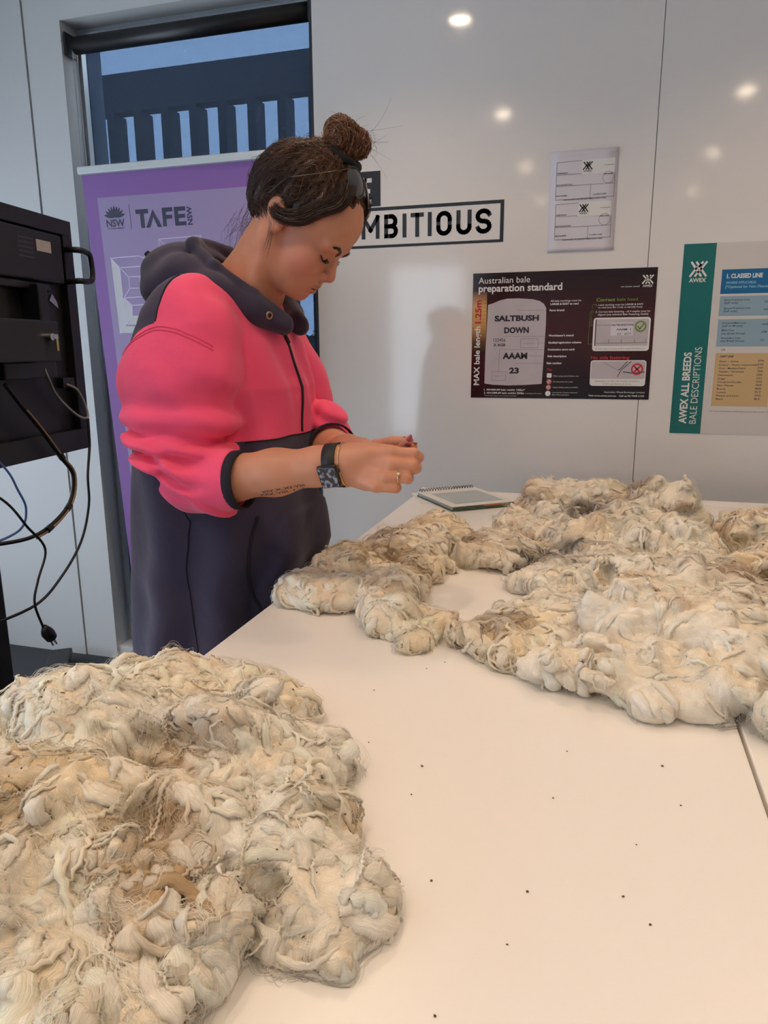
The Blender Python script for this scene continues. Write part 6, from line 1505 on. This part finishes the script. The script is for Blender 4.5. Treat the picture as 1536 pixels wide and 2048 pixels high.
ov, oq = grid_surface(hood_sdf, (-0.99, 1.12, 1.33), (-0.55, 1.60, 1.62), 0.004)
hood = np_mesh('hood', ov, oq, M['navycloth'], hoodie)
# seams, cuff, zip, eyelet, pocket line
def seam(name, pts, r, m, fn=hoodie_sdf, off=0.0002, n=40):
    q = project(fn, np.array([list(v) for v in spline(pts, n)], f32), off, 4)
    return MB().tube([Vector(map(float, v)) for v in q], r, 6).build(name, m, hoodie, True)
M['pinkseam'] = mat('pink_stitching', (0.74, 0.065, 0.15), 0.9); 
for dz in (0.0, -0.008):
    seam('shoulder_seam', [(-0.825, 1.14, 1.340 + dz), (-0.780, 1.10, 1.384 + dz), (-0.735, 1.10, 1.398 + dz), (-0.680, 1.10, 1.388 + dz), (-0.63, 1.12, 1.365 + dz)], 0.0013, M['pinkseam'])
seam('yoke_seam', [(-0.742, 1.20, 1.475), (-0.746, 1.14, 1.45), (-0.748, 1.11, 1.405)], 0.0013, M['navydark'])
seam('waist_seam', [(-0.615, 1.20, 1.186), (-0.58, 1.28, 1.186), (-0.57, 1.36, 1.186), (-0.58, 1.44, 1.186)], 0.0014, M['navydark'])
seam('side_seam', [(-0.73, 1.10, 1.06), (-0.735, 1.10, 0.95), (-0.735, 1.10, 0.80), (-0.735, 1.10, 0.66)], 0.0014, M['navydark'])
seam('pocket_edge', [(-0.60, 1.20, 1.045), (-0.61, 1.19, 1.00), (-0.615, 1.18, 0.95), (-0.61, 1.18, 0.90), (-0.60, 1.19, 0.85)], 0.004, M['navydark'])
zp = seam('zipper', [(-0.61, 1.352, 1.412), (-0.60, 1.355, 1.37), (-0.575, 1.358, 1.30), (-0.565, 1.36, 1.25), (-0.57, 1.36, 1.19)], 0.0034, M['black'])
_zq = project(hoodie_sdf, np.array([(-0.605, 1.353, 1.385), (-0.60, 1.353, 1.365)], f32), 0.004, 4)
MB().tube([Vector(map(float, v)) for v in _zq], 0.0036, 8).build('zip_pull', M['darkgrey'], hoodie, True)
_e = project(hood_sdf, np.array([(-0.615, 1.28, 1.415)], f32), 0.0, 6); _g = sdf_grad(hood_sdf, _e)[0]
_q = Vector(map(float, _g)).to_track_quat('Z', 'Y').to_matrix().to_4x4(); _q.translation = Vector(map(float, _e[0]))
MB().lathe([(0.0042, -0.001), (0.0042, 0.0016), (0.0062, 0.0022), (0.0078, 0.0010), (0.0080, -0.001)], 20, _q).build('eyelet', mat('brass_eyelet', (0.42, 0.30, 0.20), 0.35, 0.9), hoodie, True)
MB().lathe([(0.0042, 0.0004), (0.0001, 0.0004)], 20, _q).build('eyelet_hole', M['black'], hoodie, True)
cuff = []
CM = Vector((1.0, -0.02, 0.06)).normalized().to_track_quat('Z', 'Y').to_matrix().to_4x4(); CM.translation = Vector((-0.602, 1.1170, 1.1305))
MB().lathe([(0.0470, -0.006), (0.0515, -0.005), (0.0520, 0.004), (0.0505, 0.0125), (0.0475, 0.0130), (0.0460, 0.004), (0.0460, -0.006)], 40, CM).build('cuff', M['navydark'], hoodie, True)
MB().lathe([(0.0515, -0.006), (0.053, 0.0), (0.053, 0.012), (0.0500, 0.013), (0.0495, 0.0)], 32, Matrix.Translation((-0.545, 1.425, 1.149)) @ Vector((0.62, -0.78, 0.03)).to_track_quat('Z', 'Y').to_matrix().to_4x4()).build('cuff', M['navydark'], hoodie, True)
_tp = project(hood_sdf, np.array([(-0.90, 1.33, 1.54)], f32), 0.0, 6)[0]
MB().tube([Vector(map(float, _tp)), Vector(map(float, _tp)) + Vector((-0.010, -0.002, 0.012))], [0.008, 0.006], 8).build('hood_toggle', M['navydark'], hoodie, True)

# ---- trousers and shoes
def trousers_sdf(P):
    d = ell(P, (-0.765, 1.36, 0.84), (0.130, 0.180, 0.13))
    for y in (1.272, 1.448):
        d = smin(d, chain(P, [(-0.765, y, 0.82), (-0.762, y, 0.48), (-0.785, y, 0.085)], [0.100, 0.076, 0.066], 0.03), 0.03)
    return smax(d, 0.055 - P[:, 2], 0.004) - 0.003 * vnoise(P * 15, 15)
tv, tq = grid_surface(trousers_sdf, (-0.93, 1.15, 0.04), (-0.60, 1.58, 1.0), 0.008)
np_mesh('trousers', tv, tq, mat('dark_denim', (0.02, 0.024, 0.035), 0.85, var=0.2, vscale=40), person)
for y in (1.272, 1.448):
    def shoe_sdf(P, y=y):
        d = smin(ell(P, (-0.735, y, 0.045), (0.135, 0.048, 0.045)), ell(P, (-0.785, y, 0.075), (0.065, 0.045, 0.055)), 0.03)
        return smax(d, 0.004 - P[:, 2], 0.004)
    sv, sq = grid_surface(shoe_sdf, (-0.90, y - 0.07, -0.005), (-0.57, y + 0.07, 0.15), 0.006)
    np_mesh('boot', sv, sq, mat('boot_leather', (0.06, 0.04, 0.03), 0.6, var=0.2), person)

# ---- nails, tattoo ---------------------------------------------------------
NAIL = mat('pink_nail_polish', (0.36, 0.06, 0.09), 0.18, coat=0.6)
def nail(tip, d, nrm, L=0.014, w=0.0052):
    d = Vector(d).normalized(); n_ = Vector(nrm); n_ = (n_ - d * n_.dot(d)).normalized(); s = d.cross(n_); mb = MB(); tip = Vector(tip)
    for (t_, ww, up) in ((-0.55, 0.85, 0.0), (-0.1, 1.0, 0.0006), (0.35, 0.85, 0.0004), (0.75, 0.5, -0.0004), (1.0, 0.08, -0.0012)):
        for k in range(5):
            a_ = -1 + 0.5 * k; mb.V.append(tip + d * (L * t_) + s * (w * ww * a_) + n_ * (0.0072 - 0.0030 * a_ * a_ * ww + up))
    for i_ in range(4):
        for k in range(4): mb.F.append((i_ * 5 + k, i_ * 5 + k + 1, (i_ + 1) * 5 + k + 1, (i_ + 1) * 5 + k))
    o = mb.build('fingernail', NAIL, body, True)
    sm = o.modifiers.new('thickness', 'SOLIDIFY'); sm.thickness = 0.0008
nail(R_THUMB[-1], (0.35, -0.35, 1.0), (0.30, -1.0, -0.2), 0.015, 0.0062)
for pts in L_FING[:2]: nail(pts[-1], np.array(pts[-1]) - np.array(pts[-2]), (0.1, 0.2, 1.0), 0.011, 0.0048)
nail(L_THUMB[-1], np.array(L_THUMB[-1]) - np.array(L_THUMB[-2]), (0.1, -0.3, 1.0), 0.012, 0.0055)
def tattoo(text, x0, z0, x1, z1, hgt):
    V, F = text_cached(text, 0.012); xs = [v[0] for v in V]; w = max(xs); out = []
    for (u, v) in V:
        t_ = u / w; out.append((x0 + (x1 - x0) * t_ - 0.15 * v * hgt, 1.06, z0 + (z1 - z0) * t_ + v * hgt))
    q = np.array(out, f32)
    for _ in range(30):      # march straight toward +y onto the arm
        q[:, 1] += np.clip(r_arm(q), -0.01, 0.01) * 0.9
    q -= np.array((0, 0.0004, 0), f32)
    new_mesh('tattoo', [tuple(map(float, v)) for v in q], F, mat('tattoo_ink', (0.02, 0.022, 0.03), 0.6), body)
tattoo('XIV.X.XI.VIII', -0.543, 1.1155, -0.468, 1.1300, 0.0062)
tattoo('XXX.VIII.VI.XIII', -0.551, 1.1085, -0.462, 1.1240, 0.0058)

# ---- things worn or held -----------------------------------------------------
def arm_frame(x):
    """centre and radius of the right forearm at world x"""
    pts = [(-0.62, 1.122, 1.133, 0.0405), (-0.53, 1.118, 1.147, 0.0375), (-0.45, 1.117, 1.161, 0.0305), (-0.408, 1.118, 1.166, 0.028)]
    xs = [p[0] for p in pts]; return [float(np.interp(x, xs, [p[k] for p in pts])) for k in (1, 2, 3)]
wy_, wz_, wr_ = arm_frame(-0.421)
WM = Vector((1.0, 0.0, 0.15)).normalized().to_track_quat('Z', 'Y').to_matrix().to_4x4(); WM.translation = Vector((-0.421, wy_, wz_))
watch = thing('smart_watch', 'black square smart watch on the forearm next to the hand', 'watch', (-0.421, wy_, wz_))
def skin_reach(cs, ns):
    """distances from the arm axis to the skin along each direction"""
    c = np.array([list(v) for v in cs], f32); nn = np.array([list(v) for v in ns], f32); q = c + nn * 0.06
    for _ in range(40): q -= nn * np.clip(r_arm(q), -0.01, 0.01)[:, None] * 0.8
    return ((q - c) * nn).sum(1).tolist()
band = MB(); ring_pts = []
axis = Vector((1.0, 0.0, 0.15)).normalized()
uu = Vector((0, -1, 0)); vv = axis.cross(uu).normalized()
wr2 = 0.0308
_wc0 = Vector((-0.421, wy_, wz_)); _cs = []; _ns = []; _hs = []
for k in range(40):
    a_ = 2 * math.pi * k / 40; n_ = uu * math.cos(a_) + vv * math.sin(a_)
    for (w_, h_) in ((-0.011, 0.0006), (0.011, 0.0006), (0.011, 0.0030), (-0.011, 0.0030)): _cs.append(_wc0 + axis * w_); _ns.append(n_); _hs.append(h_)
for c_, n_, h_, rr_ in zip(_cs, _ns, _hs, skin_reach(_cs, _ns)): band.V.append(c_ + n_ * (rr_ + h_))
for k in range(40):
    for j in range(4): band.F.append((k * 4 + j, k * 4 + (j + 1) % 4, ((k + 1) % 40) * 4 + (j + 1) % 4, ((k + 1) % 40) * 4 + j))
band.build('strap', mat('watch_strap', (0.012, 0.012, 0.012), 0.55), watch, True)
face_n = (uu * math.cos(-0.35) + vv * math.sin(-0.35)) if vv.z > 0 else (uu * math.cos(0.35) + vv * math.sin(0.35))
fc = Vector((-0.421, wy_, wz_)) + face_n * (skin_reach([_wc0], [face_n])[0] + 0.0005); ft = face_n.cross(axis).normalized()
FM = Matrix(((axis.x, ft.x, face_n.x, fc.x), (axis.y, ft.y, face_n.y, fc.y), (axis.z, ft.z, face_n.z, fc.z), (0, 0, 0, 1)))
MB().box((-0.0172, -0.0205, 0.0), (0.0172, 0.0205, 0.0105), 0.0045, FM).build('case', M['blackgl'], watch, True)
scr = bpy.data.materials.new('watch_screen'); scr.use_nodes = True
nt = scr.node_tree; b = nt.nodes['Principled BSDF']; b.inputs['Roughness'].default_value = 0.08; b.inputs['Base Color'].default_value = (0.01, 0.01, 0.012, 1)
tc = nt.nodes.new('ShaderNodeTexCoord'); nz = nt.nodes.new('ShaderNodeTexNoise'); nz.inputs['Scale'].default_value = 150; nz.inputs['Detail'].default_value = 2; nt.links.new(tc.outputs['Object'], nz.inputs['Vector'])
cr = nt.nodes.new('ShaderNodeValToRGB'); cr.color_ramp.elements[0].position = 0.46; cr.color_ramp.elements[0].color = (0.012, 0.012, 0.015, 1); cr.color_ramp.elements[1].position = 0.62; cr.color_ramp.elements[1].color = (0.28, 0.30, 0.40, 1)
nt.links.new(nz.outputs['Fac'], cr.inputs[0]); nt.links.new(cr.outputs[0], b.inputs['Emission Color']); b.inputs['Emission Strength'].default_value = 0.55
MB().box((-0.0142, -0.0172, 0.0102), (0.0142, 0.0172, 0.0112), 0.0006, FM).build('screen', scr, watch)
MB().tube([FM @ Vector((0.0165, 0.008, 0.005)), FM @ Vector((0.0195, 0.008, 0.005))], 0.0032, 12).build('crown', M['darkgrey'], watch)
def loop(c, ax_, r, tr, name, m, label, cat, sq=1.0):
    ax_ = Vector(ax_).normalized(); u_ = ax_.orthogonal().normalized(); v_ = ax_.cross(u_)
    o = MB().tube([Vector(c) + u_ * (r * math.cos(2 * math.pi * k / 36)) + v_ * (r * sq * math.sin(2 * math.pi * k / 36)) for k in range(36)], tr, 7, closed=True).build(name, m, None, True)
    tag(o, label, cat); return o
by_, bz_, br_ = arm_frame(-0.4045)
_bc0 = Vector((-0.4035, by_, bz_)); _ns = [uu * math.cos(2 * math.pi * k / 40) + vv * math.sin(2 * math.pi * k / 40) for k in range(40)]
_bp = [_bc0 + n_ * (r_ + 0.0010) for n_, r_ in zip(_ns, skin_reach([_bc0] * 40, _ns))]
tag(MB().tube(_bp, 0.0010, 7, closed=True).build('bracelet', M['gold'], None, True), 'thin gold bracelet between the smart watch and the hand', 'bracelet')
rp_ = np.array(R_FING['ring']); rc = rp_[1] * 0.42 + rp_[2] * 0.58
rg = loop(rc, rp_[2] - rp_[1], 0.0104, 0.0011, 'finger_ring', M['gold'], 'gold ring with a pale stone on the curled ring finger', 'ring')
MB().lathe([(0.0001, -0.002), (0.0030, 0.0), (0.0030, 0.0012), (0.0017, 0.0022), (0.0001, 0.0022)], 10, Matrix.Translation(Vector(rc) + Vector((0.004, -0.0090, 0.0068)))).build('stone', mat('pale_stone', (0.75, 0.70, 0.55), 0.1, spec=0.9), rg)
# small lock of wool held in the fingertips
hw = thing('wool_lock', 'thin wool lock held in the fingertips', 'wool', (-0.302, 1.160, 1.17))
t = np.linspace(0, 1, 14, dtype=f32); n = 70; rng = np.random.default_rng(5)
Gd = np.stack([-0.300 - 0.050 * t, 1.163 + 0.006 * t, 1.190 - 0.070 * t ** 1.3], 1)
P_ = Gd[None] + rng.normal(0, 0.0016, (n, 1, 3)) * (0.5 + t)[None, :, None] + np.cumsum(rng.normal(0, 0.0005, (n, 14, 3)), 1) + np.sin(t * 40)[None, :, None] * np.array((0.0008, 0, 0.0004))
o = hair_object('fibres', P_.astype(f32), np.full((n, 14), 0.00016), np.tile(np.array((0.85, 0.78, 0.68)), (n, 14, 1)), M['fibre_loose'], hw); o['kind'] = 'stuff'

# sunglasses pushed up on the head
sg = thing('sunglasses', 'dark aviator sunglasses pushed up on the hair', 'sunglasses', tuple(map(float, h_wld((0.06, 0, 0.12)))))
LENS = mat('smoked_lens', (0.05, 0.05, 0.055), 0.06, spec=0.9); WIRE = mat('thin_dark_wire', (0.10, 0.09, 0.08), 0.3, 0.9)
def lens(c, up, right, a, b_, dish=0.004):
    c = np.array(c); up = np.array(up) / np.linalg.norm(up); right = np.array(right) - up * np.dot(right, up); right /= np.linalg.norm(right); nn = np.cross(right, up)
    mb = MB(); rings = [0.0, 0.35, 0.7, 1.0]; m_ = 28; rim = []
    mb.V.append(Vector(map(float, h_wld(c + nn * dish))))
    for r in rings[1:]:
        for k in range(m_):
            q = 2 * math.pi * k / m_; x_ = math.cos(q) * a * (1 + 0.10 * math.sin(q)); y_ = math.sin(q) * b_
            p_ = c + right * x_ * r + up * y_ * r + nn * dish * (1 - r * r); mb.V.append(Vector(map(float, h_wld(p_))))
            if r == 1.0: rim.append(mb.V[-1])
    for k in range(m_): mb.F.append((0, 1 + k, 1 + (k + 1) % m_))
    for j in range(2):
        for k in range(m_): mb.F.append((1 + j * m_ + k, 1 + (j + 1) * m_ + k, 1 + (j + 1) * m_ + (k + 1) % m_, 1 + j * m_ + (k + 1) % m_))
    o = mb.build('lens', LENS, sg, True); s_ = o.modifiers.new('thickness', 'SOLIDIFY'); s_.thickness = 0.0016
    MB().tube(rim, 0.0009, 6, closed=True).build('rim', WIRE, sg, True)
up1 = np.array((-0.039, 0, 0.033))
lens((0.0560, -0.034, 0.1195), up1, (0.22, 1.0, 0.16), 0.0255, 0.0250)
lens((0.0590, 0.031, 0.1150), up1, (-0.22, 1.0, -0.16), 0.0255, 0.0250)
MB().tube([Vector(map(float, h_wld(p))) for p in ((0.0560, -0.012, 0.1280), (0.0565, -0.002, 0.1285), (0.0570, 0.008, 0.1265))], 0.0011, 6).build('bridge', WIRE, sg, True)
tp_ = [(0.0430, -0.0580, 0.1300), (0.022, -0.0770, 0.1020), (-0.006, -0.0870, 0.0720), (-0.0220, -0.0890, 0.0550), (-0.0290, -0.0880, 0.0370), (-0.0340, -0.0870, 0.0170)]
tq_ = [Vector(map(float, h_wld(p))) for p in spline(tp_, 30)]
tq_ = [Vector((float(p.x), float(p.y), float(p.z))) for p in tq_]
MB().tube(tq_[:17], 0.0009, 6).build('temple_arm', WIRE, sg, True)
MB().tube(tq_[16:], [0.0016 + 0.0016 * (k / max(1, len(tq_) - 17)) for k in range(len(tq_) - 16)], 8).build('temple_tip', M['blackgl'], sg, True)
tp2 = [(0.0470, 0.0560, 0.1260), (0.020, 0.078, 0.100), (-0.010, 0.0885, 0.075), (-0.03, 0.0885, 0.045)]
MB().tube([Vector(map(float, h_wld(p))) for p in spline(tp2, 24)], 0.0010, 6).build('temple_arm', WIRE, sg, True)
